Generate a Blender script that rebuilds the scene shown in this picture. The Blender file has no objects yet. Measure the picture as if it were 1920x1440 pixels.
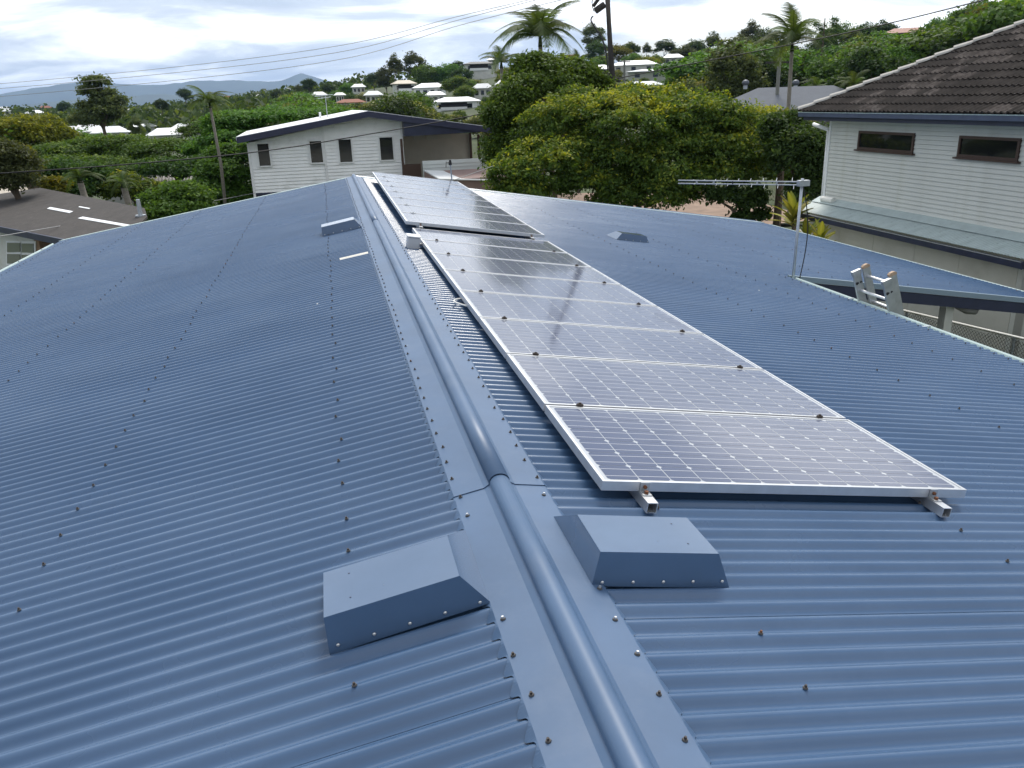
import bpy, bmesh, math, random
import numpy as np
from mathutils import Matrix, Vector, Euler

sc = bpy.context.scene
COL = sc.collection
rng = np.random.default_rng(7)
random.seed(7)

# ------------------------------------------------------------------ camera
W, H, FOC = 1920.0, 1440.0, 1527.0
CP = np.array([-0.4963, -2.7096, 1.3382])
yaw, pit, rol = -0.2079, 0.3359, -0.0337
RA = 0.1613                                   # pitch of the blue roof
cy, sy, cp_, sp_, cr, sr = math.cos(yaw), math.sin(yaw), math.cos(pit), math.sin(pit), math.cos(rol), math.sin(rol)
CF = np.array([-sy*cp_, cy*cp_, -sp_]); r0 = np.array([cy, sy, 0.0]); u0 = np.cross(r0, CF)
CR = cr*r0 + sr*u0; CU = -sr*r0 + cr*u0
cam = bpy.data.cameras.new('camera'); camo = bpy.data.objects.new('camera', cam); COL.objects.link(camo)
cam.sensor_width = 36.0; cam.lens = FOC/W*36.0; cam.clip_start = 0.05; cam.clip_end = 60000
m3 = Matrix(((CR[0], CU[0], -CF[0]), (CR[1], CU[1], -CF[1]), (CR[2], CU[2], -CF[2])))
camo.matrix_world = Matrix.Translation(CP) @ m3.to_4x4()
sc.camera = camo
sc.render.resolution_x, sc.render.resolution_y = 1024, 768

# ------------------------------------------------------------------ sky, sun, exposure
SUN_AZ, SUN_EL = math.radians(22), math.radians(54)   # azimuth from +Y towards +X
world = bpy.data.worlds.new('World'); sc.world = world; world.use_nodes = True
wn, wl = world.node_tree.nodes, world.node_tree.links
wn.clear()
def N(nodes, t, **k):
    n = nodes.new(t)
    for a, b in k.items(): setattr(n, a, b)
    return n
def ramp(nodes, stops, interp='LINEAR'):
    n = nodes.new('ShaderNodeValToRGB'); cr_ = n.color_ramp; cr_.interpolation = interp
    while len(cr_.elements) > 1: cr_.elements.remove(cr_.elements[-1])
    cr_.elements[0].position = stops[0][0]; cr_.elements[0].color = (*stops[0][1], 1)
    for p, c in stops[1:]:
        e = cr_.elements.new(p); e.color = (*c, 1)
    return n
sky = N(wn, 'ShaderNodeTexSky', sky_type='NISHITA', sun_disc=False, sun_elevation=SUN_EL, sun_rotation=SUN_AZ, air_density=1.2, dust_density=1.5)
tc = N(wn, 'ShaderNodeTexCoord'); sep = N(wn, 'ShaderNodeSeparateXYZ'); wl.new(tc.outputs['Generated'], sep.inputs[0])
zc = N(wn, 'ShaderNodeMath', operation='MAXIMUM'); zc.inputs[1].default_value = 0.0; wl.new(sep.outputs['Z'], zc.inputs[0])
zo = N(wn, 'ShaderNodeMath', operation='ADD'); zo.inputs[1].default_value = 0.19; wl.new(zc.outputs[0], zo.inputs[0])
dx = N(wn, 'ShaderNodeMath', operation='DIVIDE'); wl.new(sep.outputs['X'], dx.inputs[0]); wl.new(zo.outputs[0], dx.inputs[1])
dy = N(wn, 'ShaderNodeMath', operation='DIVIDE'); wl.new(sep.outputs['Y'], dy.inputs[0]); wl.new(zo.outputs[0], dy.inputs[1])
cmb = N(wn, 'ShaderNodeCombineXYZ'); wl.new(dx.outputs[0], cmb.inputs[0]); wl.new(dy.outputs[0], cmb.inputs[1])
map1 = N(wn, 'ShaderNodeMapping'); map1.inputs['Location'].default_value = (3.3, 1.4, 0); map1.inputs['Scale'].default_value = (0.95, 1.25, 1); wl.new(cmb.outputs[0], map1.inputs[0])
n1 = N(wn, 'ShaderNodeTexNoise'); n1.inputs['Scale'].default_value = 1.0; n1.inputs['Detail'].default_value = 12; n1.inputs['Roughness'].default_value = 0.56; n1.inputs['Distortion'].default_value = 0.5
wl.new(map1.outputs[0], n1.inputs['Vector'])
cl = ramp(wn, [(0.36, (3.7, 4.25, 5.05)), (0.46, (4.7, 5.2, 5.9)), (0.51, (6.6, 7.0, 7.4)), (0.57, (9.2, 9.4, 9.5)), (0.68, (12.0, 11.9, 11.7))])
wl.new(n1.outputs['Fac'], cl.inputs[0])
n2 = N(wn, 'ShaderNodeTexNoise'); n2.inputs['Scale'].default_value = 0.8; n2.inputs['Detail'].default_value = 5
map2 = N(wn, 'ShaderNodeMapping'); map2.inputs['Location'].default_value = (8.1, 4.4, 2.0); wl.new(cmb.outputs[0], map2.inputs[0]); wl.new(map2.outputs[0], n2.inputs['Vector'])
gap = ramp(wn, [(0.56, (0, 0, 0)), (0.70, (0.7, 0.7, 0.7))]); wl.new(n2.outputs['Fac'], gap.inputs[0])
mixs = N(wn, 'ShaderNodeMixRGB'); wl.new(gap.outputs[0], mixs.inputs[0]); wl.new(cl.outputs[0], mixs.inputs[1]); wl.new(sky.outputs[0], mixs.inputs[2])
zk = N(wn, 'ShaderNodeMath', operation='MULTIPLY_ADD'); zk.inputs[1].default_value = -0.28; zk.inputs[2].default_value = 0.78; wl.new(zc.outputs[0], zk.inputs[0])
dt = N(wn, 'ShaderNodeVectorMath', operation='DOT_PRODUCT'); wl.new(tc.outputs['Generated'], dt.inputs[0]); dt.inputs[1].default_value = (math.sin(SUN_AZ)*math.cos(SUN_EL), math.cos(SUN_AZ)*math.cos(SUN_EL), math.sin(SUN_EL))
dm = N(wn, 'ShaderNodeMapRange', interpolation_type='SMOOTHSTEP'); dm.inputs['From Min'].default_value = -.35; dm.inputs['From Max'].default_value = 1.0; dm.inputs['To Min'].default_value = 0.0; dm.inputs['To Max'].default_value = 0.80; wl.new(dt.outputs['Value'], dm.inputs['Value'])
zs_ = N(wn, 'ShaderNodeMath', operation='ADD'); wl.new(zk.outputs[0], zs_.inputs[0]); wl.new(dm.outputs[0], zs_.inputs[1])
vm = N(wn, 'ShaderNodeVectorMath', operation='SCALE'); wl.new(mixs.outputs[0], vm.inputs[0]); wl.new(zs_.outputs[0], vm.inputs['Scale'])
bg = N(wn, 'ShaderNodeBackground'); bg.inputs['Strength'].default_value = 0.10; wl.new(vm.outputs[0], bg.inputs[0])
wo = N(wn, 'ShaderNodeOutputWorld'); wl.new(bg.outputs[0], wo.inputs[0])
sl = bpy.data.lights.new('sun', 'SUN'); so = bpy.data.objects.new('sun', sl); COL.objects.link(so)
sl.energy = 2.3; sl.angle = math.radians(18); sl.color = (1.0, 0.95, 0.86)
sd = Vector((math.sin(SUN_AZ)*math.cos(SUN_EL), math.cos(SUN_AZ)*math.cos(SUN_EL), math.sin(SUN_EL)))
so.rotation_euler = sd.to_track_quat('Z', 'Y').to_euler(); so.location = (20, 40, 60)
sc.view_settings.view_transform = 'Standard'; sc.view_settings.look = 'None'
sc.view_settings.exposure = 0.52; sc.view_settings.gamma = 1.0; sc.view_settings.use_curve_mapping = False

# ------------------------------------------------------------------ pixel helpers
def ray(px, py):
    return (px-W/2)/FOC*CR - (py-H/2)/FOC*CU + CF
def at_depth(px, py, d): return CP + d*ray(px, py)
def on_plane(px, py, n, p):
    r = ray(px, py); n = np.asarray(n, float); t = (n @ (np.asarray(p, float)-CP))/(n @ r); return CP + t*r
def on_x(px, py, X): return on_plane(px, py, (1, 0, 0), (X, 0, 0))
def on_y(px, py, Y): return on_plane(px, py, (0, 1, 0), (0, Y, 0))
def on_z(px, py, Z): return on_plane(px, py, (0, 0, 1), (0, 0, Z))
CA, SA = math.cos(RA), math.sin(RA)
def RP(side, s, y, h=0.0): return np.array([side*(s*CA+h*SA), y, -s*SA+h*CA])

# ------------------------------------------------------------------ materials
MATS = {}
def mat(name, col, rough=0.6, metal=0.0, var=0.0, vscale=4.0, bump=0.0, bscale=30.0, spec=0.5, coat=0.0, coatr=0.1, stretch=(1, 1, 1), dirt=None, dscale=3.0, dlo=.5, dhi=.75, rv=0.0, hue=None, world=False, spots=None):
    if name in MATS: return MATS[name]
    m = bpy.data.materials.new(name); m.use_nodes = True; nt = m.node_tree; n, l = nt.nodes, nt.links
    b = n['Principled BSDF']; b.inputs['Roughness'].default_value = rough; b.inputs['Metallic'].default_value = metal
    b.inputs['Specular IOR Level'].default_value = spec; b.inputs['Coat Weight'].default_value = coat; b.inputs['Coat Roughness'].default_value = coatr
    b.inputs['Base Color'].default_value = (*col, 1)
    t = N(n, 'ShaderNodeNewGeometry' if world else 'ShaderNodeTexCoord'); mp = N(n, 'ShaderNodeMapping'); mp.inputs['Scale'].default_value = stretch; l.new(t.outputs['Position' if world else 'Object'], mp.inputs[0])
    src = None
    if var > 0:
        nz = N(n, 'ShaderNodeTexNoise'); nz.inputs['Scale'].default_value = vscale; nz.inputs['Detail'].default_value = 6; nz.inputs['Roughness'].default_value = .6
        l.new(mp.outputs[0], nz.inputs['Vector'])
        lo = tuple(c*(1-var) for c in col); hi = tuple(min(1, c*(1+var)) for c in (hue or col))
        r = ramp(n, [(0.3, lo), (0.7, hi)]); l.new(nz.outputs['Fac'], r.inputs[0]); src = r.outputs[0]
        if rv > 0:
            mr = N(n, 'ShaderNodeMapRange'); mr.inputs['From Min'].default_value = .3; mr.inputs['From Max'].default_value = .7
            mr.inputs['To Min'].default_value = max(0, rough-rv); mr.inputs['To Max'].default_value = rough+rv
            l.new(nz.outputs['Fac'], mr.inputs['Value']); l.new(mr.outputs[0], b.inputs['Roughness'])
    if dirt is not None:
        nz = N(n, 'ShaderNodeTexNoise'); nz.inputs['Scale'].default_value = dscale; nz.inputs['Detail'].default_value = 10; nz.inputs['Roughness'].default_value = .7
        l.new(mp.outputs[0], nz.inputs['Vector'])
        r = ramp(n, [(dlo, (0, 0, 0)), (dhi, (1, 1, 1))]); l.new(nz.outputs['Fac'], r.inputs[0])
        mx = N(n, 'ShaderNodeMixRGB'); l.new(r.outputs[0], mx.inputs[0])
        if src is not None: l.new(src, mx.inputs[1])
        else: mx.inputs[1].default_value = (*col, 1)
        mx.inputs[2].default_value = (*dirt, 1); src = mx.outputs[0]
    if spots is not None:   # bird droppings and lichen flecks
        vo = N(n, 'ShaderNodeTexVoronoi'); vo.inputs['Scale'].default_value = spots[1]; l.new(t.outputs['Position' if world else 'Object'], vo.inputs['Vector'])
        wn_ = N(n, 'ShaderNodeTexNoise'); wn_.inputs['Scale'].default_value = spots[1]*9; l.new(t.outputs['Position' if world else 'Object'], wn_.inputs['Vector'])
        ad = N(n, 'ShaderNodeMath', operation='MULTIPLY_ADD'); ad.inputs[1].default_value = .06; l.new(wn_.outputs['Fac'], ad.inputs[0]); l.new(vo.outputs['Distance'], ad.inputs[2])
        rm = N(n, 'ShaderNodeMath', operation='LESS_THAN'); rm.inputs[1].default_value = spots[2]+.03; l.new(ad.outputs[0], rm.inputs[0])
        pk = N(n, 'ShaderNodeSeparateColor'); l.new(vo.outputs['Color'], pk.inputs[0]); pg = N(n, 'ShaderNodeMath', operation='GREATER_THAN'); pg.inputs[1].default_value = .55; l.new(pk.outputs[0], pg.inputs[0])
        mu = N(n, 'ShaderNodeMath', operation='MULTIPLY'); l.new(rm.outputs[0], mu.inputs[0]); l.new(pg.outputs[0], mu.inputs[1])
        mx = N(n, 'ShaderNodeMixRGB'); l.new(mu.outputs[0], mx.inputs[0])
        if src is not None: l.new(src, mx.inputs[1])
        else: mx.inputs[1].default_value = (*col, 1)
        mx.inputs[2].default_value = (*spots[0], 1); src = mx.outputs[0]
    if src is not None: l.new(src, b.inputs['Base Color'])
    if bump > 0:
        nz = N(n, 'ShaderNodeTexNoise'); nz.inputs['Scale'].default_value = bscale; nz.inputs['Detail'].default_value = 5
        l.new(mp.outputs[0], nz.inputs['Vector'])
        bp = N(n, 'ShaderNodeBump'); bp.inputs['Strength'].default_value = bump; bp.inputs['Distance'].default_value = 0.02
        l.new(nz.outputs['Fac'], bp.inputs['Height']); l.new(bp.outputs[0], b.inputs['Normal'])
    MATS[name] = m; return m

BLUE = (0.050, 0.098, 0.186)
M_roof = mat('blue_roof_paint', BLUE, .26, spec=.5, var=.10, vscale=1.0, bump=.03, bscale=2.5, stretch=(.6, 1.0, .6), dirt=(.080, .132, .222), dscale=1.1, dlo=.45, dhi=.75, rv=.05, world=True, spots=((.55, .56, .55), 3.2, .022))
M_cap = mat('blue_cap_paint', (0.066, 0.117, 0.208), .42, spec=.35, var=.12, vscale=2, bump=.05, bscale=5, dirt=(.095, .14, .22), dscale=5, dlo=.5, dhi=.9, world=True, spots=((.5, .52, .54), 9, .02))
M_hood = mat('blue_hood_paint', (0.062, 0.110, 0.196), .18, var=.08, vscale=4, coat=1.0, coatr=.13, rv=.06)
M_navy = mat('navy_paint', (0.022, 0.028, 0.06), .45, var=.2, vscale=3)
M_gut = mat('pale_gutter_paint', (0.42, 0.52, 0.52), .5, var=.12, vscale=6)
M_alu = mat('aluminium', (0.62, 0.63, 0.65), .38, metal=.75, var=.08, vscale=15)
M_alud = mat('dull_aluminium', (0.44, 0.46, 0.48), .45, metal=.7, var=.15, vscale=12)
M_galv = mat('galvanised_steel', (0.42, 0.45, 0.49), .45, metal=.6, var=.15, vscale=25)
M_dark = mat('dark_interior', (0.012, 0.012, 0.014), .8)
M_screw = mat('rusted_screw', (0.045, 0.035, 0.03), .7, var=.5, vscale=300)
M_screwn = mat('new_screw', (0.62, 0.62, 0.62), .35, metal=.7)
M_screwr = mat('rust_brown', (0.16, 0.06, 0.025), .8, var=.4, vscale=200)
M_clamp = mat('dark_clamp', (0.035, 0.025, 0.02), .75, var=.4, vscale=120)
M_white = mat('white_paint', (0.78, 0.79, 0.80), .55, var=.05, vscale=4)
M_board = mat('white_board_paint', (0.90, 0.91, 0.92), .55, var=.05, vscale=1.5, dirt=(.55, .56, .54), dscale=1.2, dlo=.55, dhi=.9)
M_cream = mat('cream_board_paint', (0.60, 0.61, 0.57), .6, var=.06, vscale=1.5, dirt=(.45, .45, .36), dscale=2.0, dlo=.52, dhi=.85)
M_render = mat('cream_render', (0.60, 0.59, 0.53), .85, var=.06, vscale=1.2, dirt=(.42, .41, .35), dscale=1.3, dlo=.5, dhi=.9)
M_metalroof = mat('white_metal_roof', (0.82, 0.83, 0.84), .45, var=.04, vscale=2)
M_tile = mat('concrete_tile', (0.030, 0.025, 0.023), .85, spec=.15, world=True, var=.4, vscale=2.2, dirt=(.075, .064, .058), dscale=1.6, dlo=.5, dhi=.8, bump=.3, bscale=60)
M_tile2 = mat('concrete_tile_worn', (0.058, 0.048, 0.044), .85, spec=.15, world=True, var=.4, vscale=3, dirt=(.14, .12, .11), dscale=6, dlo=.45, dhi=.75, bump=.3, bscale=60)
M_hip = mat('hip_mortar_tile', (0.42, 0.40, 0.37), .9, var=.2, vscale=6)
M_awn = mat('awning_sheet', (0.40, 0.47, 0.47), .5, var=.12, vscale=3, dirt=(.2, .24, .24), dscale=8, dlo=.56, dhi=.8)
M_timber = mat('dark_timber', (0.06, 0.032, 0.022), .6, var=.3, vscale=20, stretch=(1, 1, 8))
M_brownroof = mat('brown_fibro_roof', (0.042, 0.036, 0.033), .9, var=.25, vscale=3, dirt=(.12, .105, .095), dscale=9, dlo=.55, dhi=.8, bump=.2, bscale=40)
M_pole = mat('weathered_pole', (0.035, 0.032, 0.03), .9, var=.4, vscale=10, stretch=(1, 1, .2))
M_wire = mat('black_cable', (0.012, 0.012, 0.013), .6)
M_wireg = mat('grey_cable', (0.28, 0.28, 0.28), .5)
M_conc = mat('grey_concrete', (0.26, 0.25, 0.23), .9, var=.15, vscale=2)
M_soil = mat('pink_soil', (0.24, 0.165, 0.12), .95, var=.25, vscale=2)
M_olive = mat('olive_boards', (0.46, 0.45, 0.39), .7, var=.08, vscale=2)
M_pinkw = mat('pink_brown_wall', (0.30, 0.21, 0.19), .8, var=.1, vscale=2)
M_greyroof = mat('grey_roof_paint', (0.13, 0.14, 0.16), .85, spec=.15, var=.06, vscale=2)
M_redroof = mat('terracotta_roof', (0.26, 0.10, 0.065), .8, var=.25, vscale=4)
M_pinkroof = mat('pale_red_roof', (0.36, 0.19, 0.15), .7, var=.2, vscale=3)
M_brick = mat('tan_brick', (0.30, 0.19, 0.12), .85, var=.2, vscale=8)
M_farwall = mat('pale_wall', (0.58, 0.58, 0.55), .8, var=.1, vscale=1)
M_beigeroof = mat('beige_roof', (0.46, 0.40, 0.32), .6, var=.12, vscale=2)
M_creamroof = mat('pale_roof', (0.66, 0.67, 0.68), .5, var=.06, vscale=1)
M_bark = mat('bark', (0.11, 0.085, 0.06), .95, var=.35, vscale=6, bump=.5, bscale=20)
M_palmtrunk = mat('palm_trunk', (0.20, 0.18, 0.15), .9, var=.25, vscale=5, stretch=(1, 1, 6))
M_orange = mat('worn_orange_cap', (0.40, 0.28, 0.19), .7, var=.25, vscale=30)
M_pvc = mat('white_pvc', (0.75, 0.74, 0.70), .45)
M_boxg = mat('grey_plastic', (0.50, 0.51, 0.53), .45)

def glass_mat():
    m = bpy.data.materials.new('window_glass'); m.use_nodes = True
    b = m.node_tree.nodes['Principled BSDF']; b.inputs['Base Color'].default_value = (.012, .013, .015, 1); b.inputs['Roughness'].default_value = .04; b.inputs['Specular IOR Level'].default_value = .6
    return m
M_glass = glass_mat()

def panel_mat(name, col, rough, dust):
    m = bpy.data.materials.new(name); m.use_nodes = True; n, l = m.node_tree.nodes, m.node_tree.links
    b = n['Principled BSDF']; b.inputs['Roughness'].default_value = .5; b.inputs['Specular IOR Level'].default_value = .08
    b.inputs['Coat Weight'].default_value = 1.0; b.inputs['Coat IOR'].default_value = 1.50
    b.inputs['Sheen Weight'].default_value = .16; b.inputs['Sheen Roughness'].default_value = .45; b.inputs['Sheen Tint'].default_value = (.86, .88, .92, 1)
    g = N(n, 'ShaderNodeNewGeometry'); nz = N(n, 'ShaderNodeTexNoise'); nz.inputs['Scale'].default_value = 2.6; nz.inputs['Detail'].default_value = 8; nz.inputs['Roughness'].default_value = .65
    l.new(g.outputs['Position'], nz.inputs['Vector'])
    r = ramp(n, [(.3, tuple(c*(1-dust)+.30*dust for c in col)), (.75, tuple(c*(1-2.2*dust)+.33*2.2*dust for c in col))]); l.new(nz.outputs['Fac'], r.inputs[0]); l.new(r.outputs[0], b.inputs['Base Color'])
    mr = N(n, 'ShaderNodeMapRange'); mr.inputs['From Min'].default_value = .3; mr.inputs['From Max'].default_value = .7; mr.inputs['To Min'].default_value = rough*.8; mr.inputs['To Max'].default_value = rough*1.5
    l.new(nz.outputs['Fac'], mr.inputs['Value']); l.new(mr.outputs[0], b.inputs['Coat Roughness'])
    return m
M_cell = panel_mat('solar_cell', (0.008, 0.022, 0.085), .07, .014)
M_back = panel_mat('panel_backsheet', (0.44, 0.46, 0.49), .10, .05)
M_bus = panel_mat('busbar', (0.55, 0.56, 0.60), .10, .05)

def leaf_mat(name, stops, trans=.42, rough=.45):
    m = bpy.data.materials.new(name); m.use_nodes = True; n, l = m.node_tree.nodes, m.node_tree.links
    n.clear(); out = N(n, 'ShaderNodeOutputMaterial')
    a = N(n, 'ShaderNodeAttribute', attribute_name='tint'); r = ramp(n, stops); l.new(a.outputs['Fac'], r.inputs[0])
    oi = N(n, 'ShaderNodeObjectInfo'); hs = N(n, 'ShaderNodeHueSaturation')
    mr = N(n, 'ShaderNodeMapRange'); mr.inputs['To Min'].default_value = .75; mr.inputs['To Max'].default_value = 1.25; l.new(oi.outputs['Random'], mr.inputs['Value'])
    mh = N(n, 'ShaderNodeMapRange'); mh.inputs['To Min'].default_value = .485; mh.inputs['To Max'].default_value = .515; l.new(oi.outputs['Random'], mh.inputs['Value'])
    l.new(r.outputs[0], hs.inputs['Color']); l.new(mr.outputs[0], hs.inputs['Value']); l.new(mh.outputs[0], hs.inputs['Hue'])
    p = N(n, 'ShaderNodeBsdfPrincipled'); p.inputs['Roughness'].default_value = .6; p.inputs['Specular IOR Level'].default_value = .18; l.new(hs.outputs[0], p.inputs['Base Color'])
    t = N(n, 'ShaderNodeBsdfTranslucent'); g = N(n, 'ShaderNodeMixRGB', blend_type='MULTIPLY'); g.inputs[0].default_value = 1; g.inputs[2].default_value = (1.35, 1.25, .55, 1)
    l.new(hs.outputs[0], g.inputs[1]); l.new(g.outputs[0], t.inputs['Color'])
    mx = N(n, 'ShaderNodeMixShader'); mx.inputs[0].default_value = trans; l.new(p.outputs[0], mx.inputs[1]); l.new(t.outputs[0], mx.inputs[2]); l.new(mx.outputs[0], out.inputs[0])
    return m
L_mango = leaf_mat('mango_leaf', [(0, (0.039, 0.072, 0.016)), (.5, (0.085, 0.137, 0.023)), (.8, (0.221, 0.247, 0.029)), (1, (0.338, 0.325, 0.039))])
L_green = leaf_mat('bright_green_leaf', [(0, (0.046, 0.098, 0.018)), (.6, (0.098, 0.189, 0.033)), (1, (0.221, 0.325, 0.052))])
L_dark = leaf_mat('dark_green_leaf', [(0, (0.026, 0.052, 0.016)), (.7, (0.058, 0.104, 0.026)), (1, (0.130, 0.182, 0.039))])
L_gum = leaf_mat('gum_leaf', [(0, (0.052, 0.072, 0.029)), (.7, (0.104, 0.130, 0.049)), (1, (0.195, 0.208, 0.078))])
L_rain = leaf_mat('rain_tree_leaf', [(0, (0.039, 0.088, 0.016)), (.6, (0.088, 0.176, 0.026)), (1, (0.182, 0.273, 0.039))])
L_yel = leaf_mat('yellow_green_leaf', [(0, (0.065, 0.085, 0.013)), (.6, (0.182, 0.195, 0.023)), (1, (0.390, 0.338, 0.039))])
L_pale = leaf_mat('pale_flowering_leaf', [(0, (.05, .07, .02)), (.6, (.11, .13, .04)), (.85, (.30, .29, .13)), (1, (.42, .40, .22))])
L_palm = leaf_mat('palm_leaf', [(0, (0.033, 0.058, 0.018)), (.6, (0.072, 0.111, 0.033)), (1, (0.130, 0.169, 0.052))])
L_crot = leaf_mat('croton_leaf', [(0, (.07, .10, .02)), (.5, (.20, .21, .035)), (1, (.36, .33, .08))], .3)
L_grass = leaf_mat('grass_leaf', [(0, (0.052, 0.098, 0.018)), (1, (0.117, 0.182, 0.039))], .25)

# ------------------------------------------------------------------ builders
def link(o): COL.objects.link(o); return o
class MB:
    def __init__(s): s.v = []; s.f = []; s.m = []
    def add(s, vs, fs, mi=0):
        o = len(s.v); s.v += [tuple(map(float, v)) for v in vs]; s.f += [tuple(i+o for i in f) for f in fs]; s.m += [mi]*len(fs); return s
    def quad(s, a, b, c, d, mi=0): return s.add([a, b, c, d], [(0, 1, 2, 3)], mi)
    def box(s, lo, hi, mi=0):
        x0, y0, z0 = lo; x1, y1, z1 = hi
        return s.add([(x0, y0, z0), (x1, y0, z0), (x1, y1, z0), (x0, y1, z0), (x0, y0, z1), (x1, y0, z1), (x1, y1, z1), (x0, y1, z1)],
                     [(0, 3, 2, 1), (4, 5, 6, 7), (0, 1, 5, 4), (1, 2, 6, 5), (2, 3, 7, 6), (3, 0, 4, 7)], mi)
    def hexa(s, p, mi=0):   # 8 corners: bottom loop then top loop
        return s.add(p, [(0, 3, 2, 1), (4, 5, 6, 7), (0, 1, 5, 4), (1, 2, 6, 5), (2, 3, 7, 6), (3, 0, 4, 7)], mi)
    def tube(s, pts, rad, n=6, mi=0, caps=True):
        pts = [np.asarray(p, float) for p in pts]; k = len(pts)
        if not hasattr(rad, '__len__'): rad = [rad]*k
        vs = []
        for i, p in enumerate(pts):
            d = pts[min(i+1, k-1)]-pts[max(i-1, 0)]; d = d/np.linalg.norm(d)
            a = np.cross(d, (0, 0, 1.0)) if abs(d[2]) < .95 else np.cross(d, (1.0, 0, 0)); a /= np.linalg.norm(a); b = np.cross(d, a)
            for j in range(n):
                t = 2*math.pi*j/n; vs.append(p+rad[i]*(math.cos(t)*a+math.sin(t)*b))
        fs = [(i*n+j, i*n+(j+1) % n, (i+1)*n+(j+1) % n, (i+1)*n+j) for i in range(k-1) for j in range(n)]
        if caps: fs += [tuple(range(n-1, -1, -1)), tuple((k-1)*n+j for j in range(n))]
        return s.add(vs, fs, mi)
    def prism(s, poly, vec, mi=0):   # polygon loop extruded by vec
        n = len(poly); poly = [np.asarray(p, float) for p in poly]; vec = np.asarray(vec, float)
        return s.add(poly+[p+vec for p in poly], [tuple(range(n-1, -1, -1)), tuple(range(n, 2*n))]+[(i, (i+1) % n, n+(i+1) % n, n+i) for i in range(n)], mi)
    def mesh(s, name, mats, smooth=False):
        me = bpy.data.meshes.new(name); me.from_pydata(s.v, [], s.f)
        for m in (mats if isinstance(mats, (list, tuple)) else [mats]): me.materials.append(m)
        if len(me.materials) > 1: me.polygons.foreach_set('material_index', s.m)
        if smooth: me.polygons.foreach_set('use_smooth', [True]*len(me.polygons))
        me.update(); return me
    def fixn(s, me):
        bm = bmesh.new(); bm.from_mesh(me); bmesh.ops.recalc_face_normals(bm, faces=bm.faces); bm.to_mesh(me); bm.free(); return me
    def build(s, name, mats, parent=None, local=False, smooth=False):
        me = s.fixn(s.mesh(name, mats, smooth)); return put(name, me, parent, local)
EM = {}
def wmat(o):
    if o.name in EM: return EM[o.name]
    M = o.matrix_parent_inverse @ o.matrix_basis
    return wmat(o.parent) @ M if o.parent else o.matrix_basis.copy()
def put(name, me, parent=None, local=False, M=None):
    o = link(bpy.data.objects.new(name, me))
    if parent is not None:
        o.parent = parent
        if not local: o.matrix_parent_inverse = wmat(parent).inverted()
    if M is not None: o.matrix_basis = M
    return o
def empty(name, loc=(0, 0, 0), rz=0.0, M=None, scale=1.0):
    o = link(bpy.data.objects.new(name, None)); o.empty_display_size = .2
    if M is None: M = Matrix.LocRotScale(Vector(loc), Euler((0, 0, rz)), Vector((scale,)*3) if not hasattr(scale, '__len__') else Vector(scale))
    o.matrix_world = M; EM[o.name] = M.copy(); return o
def tag(o, label=None, cat=None, group=None, kind=None):
    if label: o['label'] = label
    if cat: o['category'] = cat
    if group: o['group'] = group
    if kind: o['kind'] = kind
    return o
def piece(name, me, parent, M): return put(name, me, parent, True, M)

# houses and skyline trees that fix the lie of the hillside
HSPEC = []
def HS(*a, **k): HSPEC.append((a, k))
HS(757, 157, 268, 46, 3.0, 1.4, .3, M_beigeroof, M_farwall, 'cream roofed two storey house at the left of the hillside group', verandah=True)
HS(806, 164, 250, 62, 3.4, 1.6, -.2, M_metalroof, M_board, 'white gabled house with twin roofs on the hillside', nwin=4)
HS(816, 178, 225, 40, 2.8, 1.2, .1, M_metalroof, M_board, 'small white house stepped below the twin roofed house')
HS(856, 190, 205, 90, 2.6, 1.3, -.15, M_metalroof, M_board, 'white roofed house with dark verandah lowest of the hillside group', verandah=True)
HS(898, 120, 300, 62, 3.0, 1.0, .1, mat('dark_grey_roof', (.13, .13, .13), .7), M_farwall, 'grey roofed house on the crest left of the feather palm', verandah=True)
HS(925, 112, 305, 26, 2.5, .7, 0, M_metalroof, M_farwall, 'white box house on the crest beside the grey roofed one')
HS(658, 192, 205, 56, 2.6, 1.0, .1, M_redroof, M_farwall, 'red tiled house peeping over the white house roof')
HS(637, 178, 228, 22, 2.4, .8, .2, M_metalroof, M_farwall, 'tiny white house left of the red tiled roof')
HS(1120, 130, 235, 56, 3.0, 1.5, .2, M_creamroof, M_farwall, 'pale roofed house just left of the power pole on the hill', verandah=True)
HS(1190, 122, 242, 92, 2.6, 1.6, -.1, M_metalroof, M_farwall, 'large white hipped house right of the power pole')
HS(1232, 133, 215, 110, 2.4, .7, -.1, M_creamroof, mat('sage_wall', (.38, .40, .34), .8), 'long low pale roofed house below the white hipped one')
HS(1202, 160, 190, 86, 3.4, 1.1, .12, mat('blue_grey_roof', (.38, .43, .46), .5), M_brick, 'tan brick house with blue grey hip roof behind the mango', nwin=4)
HS(1072, 104, 300, 30, 3.2, .4, 0, M_redroof, mat('red_wall', (.30, .11, .07), .8), 'red walled house beside the feather palm crown')
HS(1700, 62, 230, 88, 3.0, 1.7, .15, M_pinkroof, M_farwall, 'pale red roofed house with verandah high on the hill', verandah=True)
HS(1775, 44, 262, 70, 2.4, 1.2, 0, mat('charcoal_roof', (.07, .07, .075), .7), M_farwall, 'charcoal roofed house on the right crest')
HS(1528, 140, 190, 40, 2.2, .7, .1, M_creamroof, M_farwall, 'pale roofed shed between palm trunk and tiled roof')
HS(1488, 203, 62, 320, 2.8, 1.55, .05, M_greyroof, mat('grey_wall', (.16, .15, .15), .8), 'grey hip roofed house with ball vents behind the mango', dep=8)
HS(1010, 122, 262, 36, 2.8, 1.5, .2, M_metalroof, M_farwall, 'white roofed house behind the bright leafy tree on the crest')
HS(1292, 126, 228, 46, 2.8, 1.5, -.2, M_creamroof, M_farwall, 'pale house at the right end of the hilltop roofs')
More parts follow.
